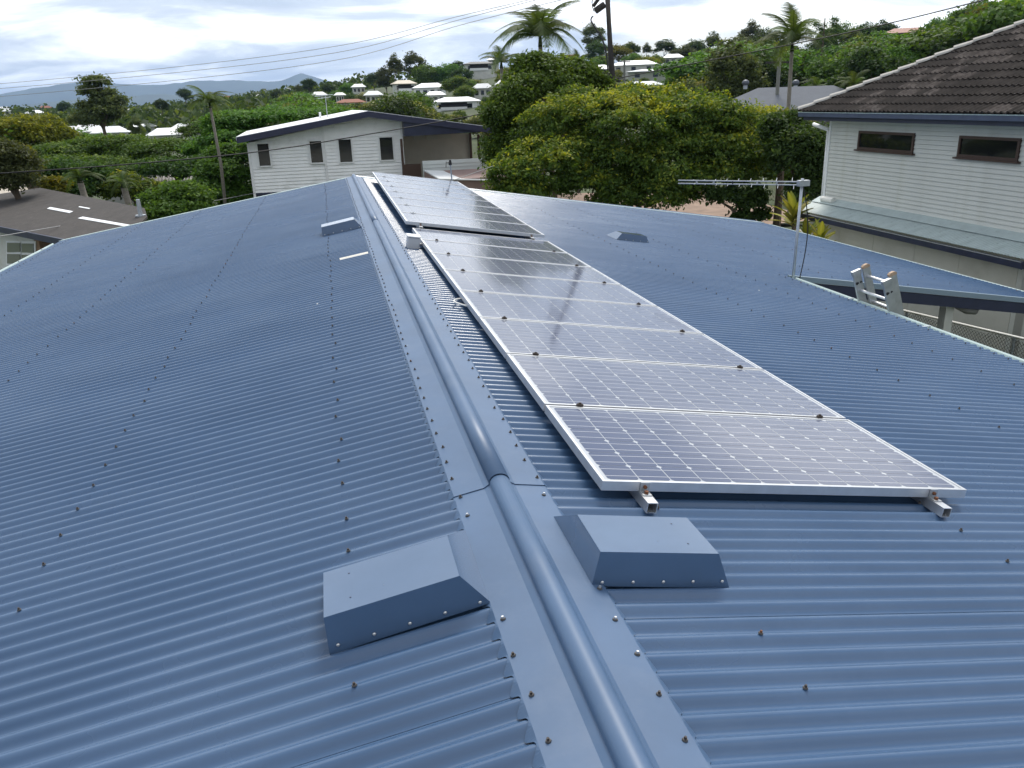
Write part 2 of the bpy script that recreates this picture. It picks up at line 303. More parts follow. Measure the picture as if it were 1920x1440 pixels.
HS(1262, 108, 275, 40, 2.8, 1.4, .1, M_metalroof, M_farwall, 'white roofed house under the umbrella tree on the crest')
HS(1048, 142, 218, 34, 2.8, 1.4, .1, M_redroof, M_farwall, 'brown red roof between the feather palm and the pole')
HS(700, 178, 238, 36, 2.8, 1.4, -.1, M_metalroof, M_farwall, 'white roof among pale flowering trees left of the hillside group')
HS(598, 178, 300, 30, 2.8, 1.4, .2, M_creamroof, M_farwall, 'pale roof above the aerial of the white house')
HS(672, 163, 318, 28, 2.8, 1.4, .1, M_metalroof, M_farwall, 'small white roof under the umbrella tree near the flowering trees')
HS(950, 158, 195, 44, 2.8, 1.4, .1, M_metalroof, M_farwall, 'white roof half hidden by the low palm')
HS(905, 165, 215, 40, 2.8, 1.4, -.1, M_creamroof, M_farwall, 'pale roof right of the white roofed verandah house')
vh = [(100, 236, 0, 24, M_metalroof, .1), (60, 229, 0, 20, M_creamroof, 0), (262, 237, 0, 22, M_metalroof, .2), (422, 222, 0, 24, M_metalroof, .1), (462, 206, 0, 22, M_creamroof, 0), (510, 192, 0, 22, M_metalroof, .2), (240, 209, 0, 16, M_creamroof, .1), (376, 213, 0, 18, M_metalroof, 0), (276, 215, 0, 18, M_metalroof, .1), (190, 223, 0, 18, M_creamroof, .2), (332, 216, 150, 32, M_metalroof, .2), (310, 204, 200, 28, M_creamroof, 0), (345, 202, 230, 20, M_creamroof, .3), (147, 247, 85, 52, M_creamroof, .1), (207, 248, 95, 40, M_metalroof, -.1), (165, 244, 100, 30, M_metalroof, .1), (316, 252, 92, 40, M_metalroof, .2), (350, 241, 100, 40, M_metalroof, -.2), (395, 232, 105, 40, M_metalroof, .2), (370, 236, 120, 26, M_creamroof, 0), (145, 230, 125, 22, M_metalroof, .2), (480, 180, 330, 32, M_creamroof, .1), (425, 183, 340, 22, M_redroof, 0), (225, 224, 150, 14, M_metalroof, .1), (292, 222, 170, 14, M_creamroof, .1), (20, 208, 520, 18, M_creamroof, 0), (65, 212, 430, 16, M_metalroof, .2), (8, 204, 560, 12, M_creamroof, 0), (85, 202, 520, 14, M_redroof, .1), (540, 168, 300, 16, M_creamroof, 0), (575, 170, 280, 20, M_metalroof, .1), (410, 186, 300, 18, M_redroof, 0)]
for i, (x, y, d, w, m, ro) in enumerate(vh):
    d = float(np.interp(y, [168, 186, 202, 208, 216, 224, 232, 241, 252], [800, 640, 600, 450, 350, 300, 260, 220, 175])); w = max(w, 8.5*FOC/d); dist = 'near the poinciana canopy' if d < 230 else ('deep in the valley' if d < 420 else 'far off below the hills')
    tone = {M_metalroof: 'white', M_creamroof: 'pale grey', M_redroof: 'red brown'}[m]
    HS(x, y, d, w, 2.8, 1.7, ro, m, M_farwall, '%s roofed house among the trees %s' % (tone, dist), group='%s roofs %s' % (tone, dist), nwin=2)
sk = [('gum_a', 560, 160, 240, 24), ('round_a', 578, 150, 230, 26), ('dark_b', 520, 168, 220, 30), ('round_a', 615, 158, 235, 22), ('umb', 700, 142, 215, 26), ('round_b', 650, 158, 220, 26), ('gum_b', 738, 108, 190, 60), ('gum_a', 775, 102, 190, 62), ('gum_a', 722, 128, 185, 50), ('round_b', 800, 126, 180, 46), ('round_b', 838, 124, 180, 44), ('dark_b', 866, 126, 175, 48), ('umb', 858, 118, 200, 18), ('umb', 1247, 82, 190, 34), ('dark_b', 1118, 78, 185, 46), ('gum_a', 1112, 48, 195, 60), ('yel_a', 1160, 86, 180, 36), ('gum_b', 1212, 84, 185, 32), ('mix_a', 1180, 82, 190, 36), ('round_a', 1300, 80, 180, 50), ('gum_a', 1340, 66, 165, 70), ('gum_a', 1385, 72, 160, 70), ('gum_b', 1412, 48, 165, 80), ('dark_b', 1440, 56, 160, 80), ('gum_a', 1285, 90, 170, 56), ('round_b', 1580, 50, 150, 60), ('dark_b', 1625, 44, 145, 60), ('dark_b', 1655, 40, 150, 60), ('gum_a', 1545, 62, 150, 60), ('gum_a', 1600, 60, 140, 60), ('round_b', 1790, 30, 120, 70), ('round_b', 1840, 12, 110, 80), ('yel_a', 1880, 4, 105, 70), ('dark_b', 1835, 2, 125, 60), ('round_b', 1915, -6, 100, 90), ('dark_b', 1750, 48, 135, 50), ('wide_a', 1780, 62, 115, 60)]
# ------------------------------------------------------------------ terrain
AZC = np.array([-180, -110, -60, -40, -20, -12, -7, 0, 4, 12, 22, 34, 44, 60, 90, 135, 180.])
ZC = np.array([-6, -7, -11, -13, -15, -13.5, -11, -5, -2.0, 1.5, 4.0, 7.5, 10, 11, 8, 0, -6.])
def sstep(a, b, x): t = np.clip((x-a)/(b-a), 0, 1); return t*t*(3-2*t)
GC = []
for a_, k_ in HSPEC: P_ = at_depth(a_[0], a_[1], a_[2]); GC.append((P_[0], P_[1], P_[2]-a_[4]-.6)); rr = 1-14/a_[2]; GC.append((P_[0]*rr, P_[1]*rr, P_[2]-a_[4]-2.6))
KD = 1.65
sk = [(k_, x_, y_, d_*KD, h_) for k_, x_, y_, d_, h_ in sk]
for k_, x_, y_, d_, h_ in sk: P_ = at_depth(x_, y_, d_); GC.append((P_[0], P_[1], P_[2]-h_*d_/FOC))
GC = np.array(GC)
def zg(x, y):
    x = np.asarray(x, float); y = np.asarray(y, float); z = zbase(x, y); dc = np.hypot(GC[:, 0], GC[:, 1]); rs = GC[:, 2]-zbase(GC[:, 0], GC[:, 1]); num = np.zeros_like(z); den = np.full_like(z, .15)
    for (gx, gy, _), q, r_ in zip(GC, dc, rs): w_ = np.exp(-((x-gx)**2+(y-gy)**2)/(2*(.07*q+3)**2)); num = num+w_*r_; den = den+w_
    return z+num/den
def zbase(x, y):
    d = np.hypot(x, y); az = np.degrees(np.arctan2(x, y)); z2 = np.interp(az, AZC, ZC)
    z2 = (z2-1.34)*KD+1.34; z = -3.7+(z2+3.7)*sstep(34, 330, d)
    z = z+(-22-z)*sstep(480, 1500, d)
    return z
def ground_mesh():
    rad = np.concatenate([[0], np.geomspace(6, 18000, 96)]); na = 300
    vs = [(0, 0, -3.7)]; fs = []
    for r in rad[1:]:
        a = np.linspace(0, 2*np.pi, na, endpoint=False); x = r*np.sin(a); y = r*np.cos(a); z = zg(x, y)+(rng.normal(0, .04, na) if r > 60 else 0)
        vs += list(zip(x.tolist(), y.tolist(), np.broadcast_to(z, x.shape).tolist()))
    for j in range(na): fs.append((0, 1+(j+1) % na, 1+j))
    for i in range(len(rad)-2):
        o = 1+i*na; p = o+na
        for j in range(na): k = (j+1) % na; fs.append((o+j, o+k, p+k, p+j))
    mb = MB(); mb.add(vs, fs); return mb
M_ground = mat('grass_ground', (0.045, 0.062, 0.022), .95, var=.35, vscale=.25, dirt=(.12, .095, .06), dscale=.12, dlo=.55, dhi=.7)
g = ground_mesh().build('ground', M_ground, smooth=True); tag(g, kind='structure')
# dirt yard, paving and lawn beyond the carport
dz = 0.006
def sheet_poly(name, pts, z, m):
    mb = MB(); mb.add([(p[0], p[1], z) for p in pts], [tuple(range(len(pts)))]); o = mb.build(name, m); tag(o, kind='structure'); return o
sheet_poly('dirt_yard', [(9, 26), (19, 27.5), (19.5, 33), (21, 39), (12, 42), (6, 36)], -3.7+dz, M_soil)
sheet_poly('path', [(9.3, 14.6), (11.4, 14.6), (11.4, 17.4), (20, 17.4), (20, 25.6), (12.5, 25.5), (9.3, 21)], -3.7+2*dz, M_conc)

# distant ranges (hills)
def hills(name, azs, hts, dist, thick, m, base=-40, jit=10):
    az = np.linspace(azs[0], azs[-1], 160); h = np.interp(az, azs, hts); h = h+np.convolve(rng.normal(0, 1, 160), np.ones(7)/7, 'same')*jit
    rows = [(0, base, 1.0), (.5, .55, None), (1, 1, None), (1.6, .5, None), (2.2, base, 1.0)]
    vs = []; nr = len(rows)
    for t, k, b in rows:
        for a, hh in zip(az, h):
            r = dist+thick*t; z = base if b else base+(hh-base)*k
            vs.append((r*math.sin(math.radians(a)), r*math.cos(math.radians(a)), z+ (0 if b else rng.normal(0, jit*.35))))
    n = len(az); fs = [(i*n+j, i*n+j+1, (i+1)*n+j+1, (i+1)*n+j) for i in range(nr-1) for j in range(n-1)]
    mb = MB(); mb.add(vs, fs); o = mb.build(name, m, smooth=True); tag(o, kind='structure'); return o
M_hill = mat('forest_hills', (0.05, 0.068, 0.05), .95, var=.3, vscale=.004)
hills('hills', [-60, -40, -24, -20, -16, -13.5, -12, -9.5, -7.5, -5, -2.5, -1, 2, 8], [220, 270, 250, 215, 330, 395, 355, 330, 375, 365, 330, 440, 240, 130], 11500, 900, M_hill)
hills('hills', [-60, -35, -22, -18, -14, -10, -6, -3, 0, 3], [80, 140, 95, 75, 130, 150, 120, 165, 210, 95], 8000, 500, M_hill, jit=10)

# ------------------------------------------------------------------ the blue-roofed house
ZG = -3.7
home = empty('blue_roof_house', (0, 4, ZG)); tag(home, 'house under the wide blue corrugated roof with a rolled ridge cap', 'house')
CPI, PH, AMP = 0.0762, 0.068, 0.0108
def crest(y): return PH+CPI*round((y-PH)/CPI)
def corr_h(y): return AMP*math.cos(2*math.pi*(y-PH)/CPI)
def roof_sheet(y0, ncorr, s0, s1, side, name='roof_sheet', parent=home):
    """one corrugated sheet whose first crest is at y0; its near edge laps over the sheet before it"""
    seg = 14; ys = [y0-CPI*.5+CPI*i/seg for i in range(int(ncorr*seg+seg*.62)+1)]
    ss = np.linspace(s0, s1, 4); vs = []
    for s in ss:
        for y in ys:
            h = corr_h(y)+0.0013*(1-(y-ys[0])/(ys[-1]-ys[0]))
            vs.append(RP(side, s, y, h))
    n = len(ys); fs = [(i*n+j, i*n+j+1, (i+1)*n+j+1, (i+1)*n+j) for i in range(len(ss)-1) for j in range(n-1)]
    if side > 0: fs = [f[::-1] for f in fs]
    mb = MB(); mb.add(vs, fs); me = mb.mesh(name, M_roof, True); return put(name, me, parent)
def sheet_run(side, first, last, s0, s1):
    proto = None; k = 0; y = first
    while y < last:
        if proto is None: proto = roof_sheet(first, 10, s0, s1, side); o = proto
        else:
            o = link(proto.copy()); o.location = (0, y-first, 0)
        y += CPI*10
    return y
S_L, S_R, S_X, Y_X, Y_END = 5.55, 4.82, 9.0, 6.13, 14.0
l0 = crest(5.783-16*.762); sheet_run(-1, l0, Y_END-.3, .03, S_L)
r0_ = crest(-.8464-7*.762); NSR = int((Y_X-r0_)/(10*CPI)); yk = r0_+NSR*10*CPI; sheet_run(1, r0_, yk-.01, .03, S_R)
nx = int(round((Y_X-yk)/CPI)); roof_sheet(yk, nx, .03, S_R, 1); roof_sheet(yk+nx*CPI, 10-nx, .03, S_X, 1)
sheet_run(1, yk+10*CPI, Y_END-.3, .03, S_X)

# ridge cap in three lengths
def ridge_cap(y0, y1, lift):
    e = .168; mb = MB(); prof = []
    hb = AMP+.004+lift
    def P(side, s, h): p = RP(side, s, 0, h); return (p[0], p[2])
    prof.append(P(-1, e, hb)); prof.append(P(-1, .055, hb+.002))
    zc_ = -.005*SA+hb+.012; R = .037+lift*.5
    for i in range(13):
        t = math.pi*(1.06-1.12*i/12); prof.append((R*math.cos(t), zc_+R*math.sin(t)*.82))
    prof.append(P(1, .055, hb+.002)); prof.append(P(1, e, hb))
    ny = max(2, int((y1-y0)/.6)); ys = np.linspace(y0, y1, ny+1); n = len(prof)
    vs = [(x, y, z) for y in ys for x, z in prof]
    mb.add(vs, [(i*n+j, i*n+j+1, (i+1)*n+j+1, (i+1)*n+j) for i in range(ny) for j in range(n-1)])
    me = mb.mesh('ridge_cap', M_cap, False)
    me.polygons.foreach_set('use_smooth', [2 <= (k % (n-1)) <= 13 for k in range(len(me.polygons))])
    cap = put('ridge_cap', me, home)
    cap.modifiers.new('s', 'SOLIDIFY').thickness = .0016; cap.modifiers['s'].offset = -1
    # scribed edge turned down into every pan
    for side in (-1, 1):
        fb = MB(); seg = 10; nn = int((y1-y0)/CPI*seg); yy = [y0+(y1-y0)*i/nn for i in range(nn+1)]
        top = [RP(side, e, y, hb) for y in yy]; bot = []
        for y in yy:
            d = (AMP-corr_h(y))/(2*AMP); bot.append(RP(side, e+.004+.022*d, y, min(hb-.001, corr_h(y)+.0055)))
        m_ = len(yy); fb.add(top+bot, [(i, i+1, m_+i+1, m_+i) for i in range(m_-1)])
        put('scribed_edge', fb.mesh('scribed_edge', M_cap), cap)
    return cap
c1 = ridge_cap(-6.45, -.05, 0.0); c2 = ridge_cap(-.075, 7.05, .0035); c3 = ridge_cap(7.02, Y_END+.06, .001)

# verge flashing at the far end, gutters, barge, soffits, walls, posts
def strip(name, pts_prof, y0, y1, m, parent=home, n=1):
    mb = MB(); k = len(pts_prof); ys = np.linspace(y0, y1, n+1)
    mb.add([(x, y, z) for y in ys for x, z in pts_prof], [(i*k+j, i*k+j+1, (i+1)*k+j+1, (i+1)*k+j) for i in range(n) for j in range(k-1)])
    o = mb.build(name, m, parent); o.modifiers.new('s', 'SOLIDIFY').thickness = .003; return o
def gutter(side, s, y0, y1, m=M_gut):
    p = RP(side, s-.03, 0, 0); x, z = p[0], p[2]; sg = side
    pr = [(x-sg*.01, z-.03), (x, z-.10), (x+sg*.05, z-.105), (x+sg*.145, z-.085), (x+sg*.165, z-.040), (x+sg*.177, z-.030), (x+sg*.185, z-.042), (x+sg*.178, z-.058), (x+sg*.170, z-.13)]
    g_ = strip('gutter', pr, y0, y1, m)
    nclip = int((y1-y0)/1.2)
    for i in range(nclip):
        y = y0+.5+i*1.2; mb = MB(); mb.box((min(x+sg*.03, x+sg*.18), y-.010, z-.036), (max(x+sg*.03, x+sg*.18), y+.010, z-.029)); put('clip', mb.mesh('clip', M_galv), g_)
    f = MB(); f.box((min(x-sg*.04, x-sg*.015), y0, z-.22), (max(x-sg*.04, x-sg*.015), y1, z-.035)); f.build('fascia', M_navy, home)
    return g_
gutter(-1, S_L, -6.4, Y_END); gutter(1, S_R, -6.4, Y_X-.02); gutter(1, S_X, Y_X+.05, Y_END)
def barge(side, s0, s1, y, th, trim=True, toward=-1):
    # sloping board below a verge; face towards -y when toward<0
    a, b = RP(side, s0, y, .0), RP(side, s1, y, .0); v = (0, toward*th, 0)
    z1, z2 = -.062, -.20
    mb = MB(); mb.prism([a+(0, 0, z1), b+(0, 0, z1), b+(0, 0, z2), a+(0, 0, z2)], v); mb.build('barge_board', M_navy, home)
    if trim:
        mb = MB(); a2, b2 = RP(side, s0-.1, y, .012), RP(side, s1+.06, y, .012)
        mb.prism([a2, b2, b2+(0, 0, -.066), a2+(0, 0, -.066)], (0, toward*(th+.012), 0)); mb.build('verge_trim', mat('verge_trim_paint', (.20, .27, .33), .5), home)
barge(1, S_R+.16, S_X, Y_X-.03, .035)
barge(1, .2, S_X, Y_END+.07, .035, True, 1); barge(-1, .2, S_L, Y_END+.07, .035, True, 1)
mb = MB()
for side, s in ((-1, S_L), (1, S_X)):
    a, b = RP(side, .12, Y_END, .016), RP(side, s, Y_END, .016); mb.prism([a, b, b+(0, 0, -.02), a+(0, 0, -.02)], (0, .1, 0))
mb.build('verge_flashing', M_gut, home)
# walls under the roof
for nm, lo, hi in (('wall', (-5.0, -6.0, ZG), (-4.88, 13.5, -.98)), ('wall', (4.28, -6.0, ZG), (4.40, 6.6, -.85)), ('wall', (-5.0, 13.4, ZG), (4.4, 13.5, -.95)), ('wall', (4.4, 13.4, ZG), (8.5, 13.5, -1.55)), ('wall', (-5.0, -6.0, ZG), (4.4, -5.9, -.95))):
    MB().box(lo, hi).build(nm, M_cream, home)
so_ = MB(); so_.box((-4.9, -6.2, -1.0), (4.3, 13.9, -.97)); so_.build('ceiling_lining', M_cream, home)
for q in ((1772, 600), (1602, 562)):
    p = on_y(q[0], q[1], 6.25); MB().box((p[0]-.06, 6.19, ZG), (p[0]+.06, 6.31, p[2]+.22)).build('post', mat('post_paint', (.50, .51, .47), .6, var=.1), home)
for yy in (9.8, 13.3): MB().box((8.55, yy-.06, ZG), (8.67, yy+.06, -1.55)).build('post', MATS['post_paint'], home)

# screws
M_washer = mat('dull_washer', (.085, .08, .078), .6, metal=.3)
def screw_mesh(m, r=.0066):
    mb = MB(); n = 8
    for (ra, rb, z0, z1) in ((r*1.25, r*1.0, 0, .0035), (r*.62, r*.55, .0035, .0095)):
        vs = [(ra*math.cos(2*math.pi*i/n), ra*math.sin(2*math.pi*i/n), z0) for i in range(n)]+[(rb*math.cos(2*math.pi*i/n), rb*math.sin(2*math.pi*i/n), z1) for i in range(n)]
        mb.add(vs, [(i, (i+1) % n, n+(i+1) % n, n+i) for i in range(n)]+[tuple(range(n, 2*n))], 1 if z0 == 0 else 0)
    return mb.mesh('roof_screw', [m, M_washer])
SM = [screw_mesh(M_screw, .0060), screw_mesh(M_screwn), screw_mesh(M_screwr, .0060)]
screws = []
def add_screw(side, s, y, kind, h=None):
    hh = (AMP+.003) if h is None else h
    screws.append((RP(side, s, y, hh), side, kind))
for side in (-1, 1):
    y = crest(-1.6)-CPI*(0 if side < 0 else 1); hb = AMP+.0045
    while y < Y_END:
        if not (-.76 < y < -.30):
            kind = 1 if -1.0 < y < -.12 else (2 if random.random() < .06 else 0)
            if y < -.99: kind = 1 if random.random() < .3 else 0
            add_screw(side, .150+random.uniform(-.006, .006), y+random.uniform(-.006, .006), kind, hb+(.0035 if -.07 < y < 7.04 else 0.001))
        y += CPI*2
rowsL = [.57, 1.706, 2.93, 4.0, 5.36]; rowsRs = [.545, 1.75, 3.05, 4.05, 4.72]; rowsX = [5.6, 6.7, 7.8, 8.85]
def row(side, s, y0, y1, step=(3, 3, 3, 4)):
    y = crest(y0); i = 0
    while y < y1:
        add_screw(side, s+random.uniform(-.012, .012), y, 2 if random.random() < .08 else 0); y += CPI*random.choice(step)
for s in rowsL: row(-1, s, -2.4, Y_END, (3, 3, 3, 4) if s < 5 else (2, 2, 2))
for s in rowsRs: row(1, s, -2.4, Y_END if s < 4.5 else Y_X, (3, 3, 3, 4) if s < 4.5 else (2, 2, 2, 2))
for s in rowsX: row(1, s, Y_X+.1, Y_END)
def vis(p):
    d = np.asarray(p)-CP; z = d @ CF
    if z < .1: return False
    x = (d @ CR)/z*FOC+W/2; y = -(d @ CU)/z*FOC+H/2; return -30 < x < W+30 and -30 < y < H+30
screws.sort(key=lambda t: (not vis(t[0]), np.linalg.norm(t[0]-CP)))
rest = MB()
for i, (p, side, k) in enumerate(screws):
    M = Matrix.Translation(Vector(p)) @ Matrix.Rotation(side*RA, 4, 'Y')
    if i < 290:
        o = put('roof_screw', SM[k], home, False, M)
    elif vis(p):
        me = SM[k]; rest.add([M @ v.co for v in me.vertices], [tuple(f.vertices) for f in me.polygons], k)
o = put('far_roof_screws', rest.mesh('far_roof_screws', [M_screw, M_screwn, M_screwr]), home); o['kind'] = 'stuff'

# ------------------------------------------------------------------ things on the roof
def hood(label, side, sb0, sb1, st0, st1, y0, dy_base, dy_top, hb, ht, group=None):
    """vent hood: near wall upright, back wall raking, ridge end raking, lower end open"""
    e = empty('vent_hood', RP(side, (sb0+sb1)/2, y0, 0)); tag(e, label, 'vent hood', group)
    yb, yt = y0+dy_base, y0+dy_top
    A = RP(side, sb0, y0, hb); B = RP(side, sb1, y0, hb-.012); Cc = RP(side, sb1, yb, hb-.012); D = RP(side, sb0, yb, hb)
    a = RP(side, st0, y0+.012, ht); b = RP(side, st1, y0+.012, ht-.006); c = RP(side, st1, yt, ht-.006); d = RP(side, st0, yt, ht)
    def shell(nm, q):
        mb = MB(); mb.quad(*q); o = mb.build(nm, M_hood, e); mo = o.modifiers.new('s', 'SOLIDIFY'); mo.thickness = .0014; mo.offset = 0; return o
    shell('front_panel', (A, B, b, a)); shell('top_panel', (a, b, c, d)); shell('ridge_panel', (A, a, d, D)); shell('back_panel', (D, d, c, Cc))
    # dark sheet painting the shade inside the open end
    mb = MB(); k = .9; mb.quad(RP(side, sb1-.06, y0+.01, hb), RP(side, sb1-.06, yb-.03, hb), RP(side, st1-.06, yt-.01, ht-.02), RP(side, st1-.06, y0+.02, ht-.02)); mb.build('opening', M_dark, e)
    dn = [(0, 0, 1.0)]
    for i in range(5):
        s = sb0+.03+(sb1-sb0-.06)*i/4; p = RP(side, s, y0-.001, hb+.012)
        M = Matrix.Translation(Vector(p)) @ Matrix.Rotation(math.pi/2, 4, 'X')
        put('rivet', RIV, e, False, M)
    for s, y in ((.2, .3), (.2, .75), (.8, .25), (.8, .8), (.55, .3)):
        p = RP(side, st0+(st1-st0)*s, y0+.012+(dy_top-.012)*y, ht-.004); put('rivet', RIV2, e, False, Matrix.Translation(Vector(p)) @ Matrix.Rotation(side*RA, 4, 'Y'))
    return e
def rivet(m, r):
    mb = MB(); n = 8; mb.add([(r*math.cos(2*math.pi*i/n), r*math.sin(2*math.pi*i/n), 0) for i in range(n)]+[(r*.5*math.cos(2*math.pi*i/n), r*.5*math.sin(2*math.pi*i/n), r*.5) for i in range(n)], [(i, (i+1) % n, n+(i+1) % n, n+i) for i in range(n)]+[tuple(range(n, 2*n))]); return mb.mesh('rivet', m)
RIV = rivet(M_screwn, .0055); RIV2 = rivet(mat('dark_rivet', (.05, .07, .12), .5), .0035)
hood('blue folded metal vent hood on the left slope against the near ridge cap', -1, .165, .634, .233, .62, -.745, .435, .245, .0105, .118)
hood('blue folded metal vent hood below the lower end of the first solar panel', 1, .136, .584, .150, .53, -.747, .435, .245, .0105, .116)
hood('small blue vent hood beside the ridge near the grey isolator box', -1, .165, .634, .233, .62, 7.05, .435, .245, .0105, .118)
hood('low blue vent hood alone far down the right slope', 1, 3.33, 3.82, 3.40, 3.76, 7.95, .435, .245, .0105, .10)
# bare metal scrape
# solar arrays -----------------------------------------------------------
PL, PWD, PT = 0.808, 1.58, .037
def cell_mesh(w, d):
    mb = MB(); c = .0100; hw, hd = w/2, d/2
    pts = [(-hw+c, -hd, 0), (hw-c, -hd, 0), (hw, -hd+c, 0), (hw, hd-c, 0), (hw-c, hd, 0), (-hw+c, hd, 0), (-hw, hd-c, 0), (-hw, -hd+c, 0)]
    mb.add(pts, [tuple(range(8))])
    for yb in (-hd*.5, hd*.5): mb.quad((-hw, yb-.0015, .0003), (hw, yb-.0015, .0003), (hw, yb+.0015, .0003), (-hw, yb+.0015, .0003), 1)
    return mb.mesh('cell', [M_cell, M_bus])
def frame_mesh(Wd, Ln):
    mb = MB(); b = .012; t = PT
    mb.box((0, 0, -t), (Wd, b, 0)); mb.box((0, Ln-b, -t), (Wd, Ln, 0)); mb.box((0, b, -t), (b, Ln-b, 0)); mb.box((Wd-b, b, -t), (Wd, Ln-b, 0)); return mb.fixn(mb.mesh('frame', M_alu))
def back_mesh(Wd, Ln):
    mb = MB(); mb.quad((.011, .011, -.0035), (Wd-.011, .011, -.0035), (Wd-.011, Ln-.011, -.0035), (.011, Ln-.011, -.0035)); return mb.mesh('backsheet', M_back)
def clamp_mesh(m, big):
    mb = MB(); n = 7; r = .019 if big else .014
    if big:
        rs = [r*random.uniform(.75, 1.15) for _ in range(n)]
        for (k, z0, k2, z1) in ((.9, -.002, 1.1, .005), (1.1, .005, .8, .010), (.45, .010, .38, .015)):
            vs = [(k*rs[i]*math.cos(2*math.pi*i/n), k*rs[i]*math.sin(2*math.pi*i/n)*.7, z0) for i in range(n)]+[(k2*rs[i]*math.cos(2*math.pi*i/n), k2*rs[i]*math.sin(2*math.pi*i/n)*.7, z1) for i in range(n)]
            mb.add(vs, [(i, (i+1) % n, n+(i+1) % n, n+i) for i in range(n)]+[tuple(range(n, 2*n))])
    else:
        mb.box((-.03, -.018, .0), (.03, .018, .004)); mb.tube([(0, 0, .004), (0, 0, .012)], .008, 6)
    return mb.mesh('clamp', m)
def array(M0, npan, pitch, Wd, big, names, group, tiltnote):
    cw = (Wd-.056)/12; cd = (PL-.046)/6
    cm = cell_mesh(cw-.0042, cd-.0026); fm = frame_mesh(Wd, PL); bmm = back_mesh(Wd, PL); km = clamp_mesh(M_clamp if big else M_alud, big)
    for k in range(npan):
        M = M0 @ Matrix.Translation((0, k*pitch, 0)); e = empty('solar_panel', M=M); tag(e, names[k], 'solar panel', group)
        piece('frame', fm, e, Matrix()); piece('backsheet', bmm, e, Matrix())
        for i in range(12):
            for j in range(6): piece('cell', cm, e, Matrix.Translation((.028+cw*(i+.5), .023+cd*(j+.5), -.0028)))
        if k > 0:
            for u in (.165, Wd-.16): piece('clamp', km, e, Matrix.Translation((u, -(pitch-PL)/2, .001)) @ Matrix.Rotation(random.uniform(-.4, .4), 4, 'Z'))
ORD = ['first', 'second', 'third', 'fourth', 'fifth', 'sixth', 'seventh', 'eighth']
P1 = Matrix.Translation(Vector(RP(1, .351, -.1776, .0868))) @ Matrix.Rotation(RA, 4, 'Y')
n1_ = ['%s solar panel counted from the vent hood end of the lower row with dark clamps' % w for w in ORD]
n1_[0] = 'solar panel at the vent hood end of the lower row, its two rail ends showing'
n1_[7] = 'shaded last solar panel of the lower row, tucked against the raised row'
array(P1, 8, .829, PWD, True, n1_, 'solar panels of the lower row', None)
P2 = Matrix.Translation(Vector(RP(1, .295, 6.60, .135))) @ Matrix.Rotation(RA, 4, 'Y') @ Matrix.Rotation(.0091, 4, 'X')
n2_ = ['%s solar panel of the raised grey looking row, counted from the isolator box' % w for w in ORD]
n2_[0] = 'solar panel at the near end of the raised row, edge overhanging the lower row'
n2_[7] = 'solar panel at the gable end of the raised row, before the white boarded house'
array(P2, 8, .829, 1.63, False, n2_, 'solar panels of the raised row', None)
def rail(M, u, y0, y1, z1, label, feet):
    e = empty('mounting_rail', M=M @ Matrix.Translation((u, y0, z1))); tag(e, label, 'rail', 'aluminium rails under the solar panels')
    L = y1-y0; w = .020; mb = MB(); t = .003
    for lo, hi in (((-w, 0, -.04), (w, L, -.04+t)), ((-w, 0, -t), (w, L, 0)), ((-w, 0, -.04+t), (-w+t, L, -t)), ((w-t, 0, -.04+t), (w, L, -t))): mb.box(lo, hi)
    o = put('tube', mb.fixn(mb.mesh('tube', M_alu)), e, True)
    mb = MB(); mb.box((-.018, .055, .0005), (.018, .093, .004)); mb.box((-.018, .0895, .004), (.018, .0925, .038)); put('end_clamp', mb.fixn(mb.mesh('end_clamp', M_alud)), e, True)
    mb = MB(); mb.tube([(0, .07, .004), (0, .07, .014)], .008, 6); mb.tube([(0, .0895, .022), (0, .082, .022)], .007, 6); put('bolt', mb.fixn(mb.mesh('bolt', M_screwr)), e, True)
    for i in range(feet):
        y = .25+(L-.5)*i/(feet-1); mb = MB(); d = .04; mb.box((-.022, y-.02, -z_drop(z1, y0+y)), (-.018-.0, y+.02, -.001)); mb.box((-.06, y-.02, -z_drop(z1, y0+y)), (-.022, y+.02, -z_drop(z1, y0+y)+.004)); put('foot', mb.fixn(mb.mesh('foot', M_alud)), e, True)
ZD = [0]
def z_drop(z1, y): return ZD[0]+.0091*ZD[1]*y
ZD = [.0868-PT-.001-AMP-.004, 0]
rail(P1, .165, -.095, 6.6, -PT-.001, 'aluminium rail under the ridge side of the lower panel row', 7)
rail(P1, PWD-.16, -.095, 6.6, -PT-.001, 'aluminium rail under the gutter side of the lower panel row', 7)
ZD = [.135-PT-.001-AMP-.004, 1]
rail(P2, .165, -.095, 6.7, -PT-.001, 'aluminium rail under the ridge side of the raised panel row', 7)
rail(P2, 1.63-.16, -.095, 6.7, -PT-.001, 'aluminium rail under the gutter side of the raised panel row', 7)
# isolator box and cable loop
p = RP(1, .265, 5.5, 0); e = empty('isolator_box', M=Matrix.Translation(Vector(p)) @ Matrix.Rotation(RA, 4, 'Y')); tag(e, 'small grey plastic isolator box beside the panel row near the ridge', 'isolator box')
mb = MB(); mb.box((-.06, -.08, .0), (.06, .08, .12)); o = put('housing', mb.mesh('housing', M_boxg), e, True); o.modifiers.new('b', 'BEVEL').width = .008
mb = MB(); mb.box((-.068, -.09, .121), (.068, .09, .134)); o = put('lid', mb.mesh('lid', M_white), e, True); o.modifiers.new('b', 'BEVEL').width = .004
mb = MB(); mb.tube([(.055, 0, .05), (.13, 0, .05)], .012, 8); put('conduit', mb.mesh('conduit', M_boxg), e, True)
pts = []
for i in range(15):
    t = math.pi*(i/14); pts.append(RP(1, .40-.115*math.sin(t), 2.75+.32*i/14, .045))
tag(MB().tube(pts, .006, 6).build('cable_loop', M_pvc), 'thin white cable looping out from under the lower panel row', 'cable')
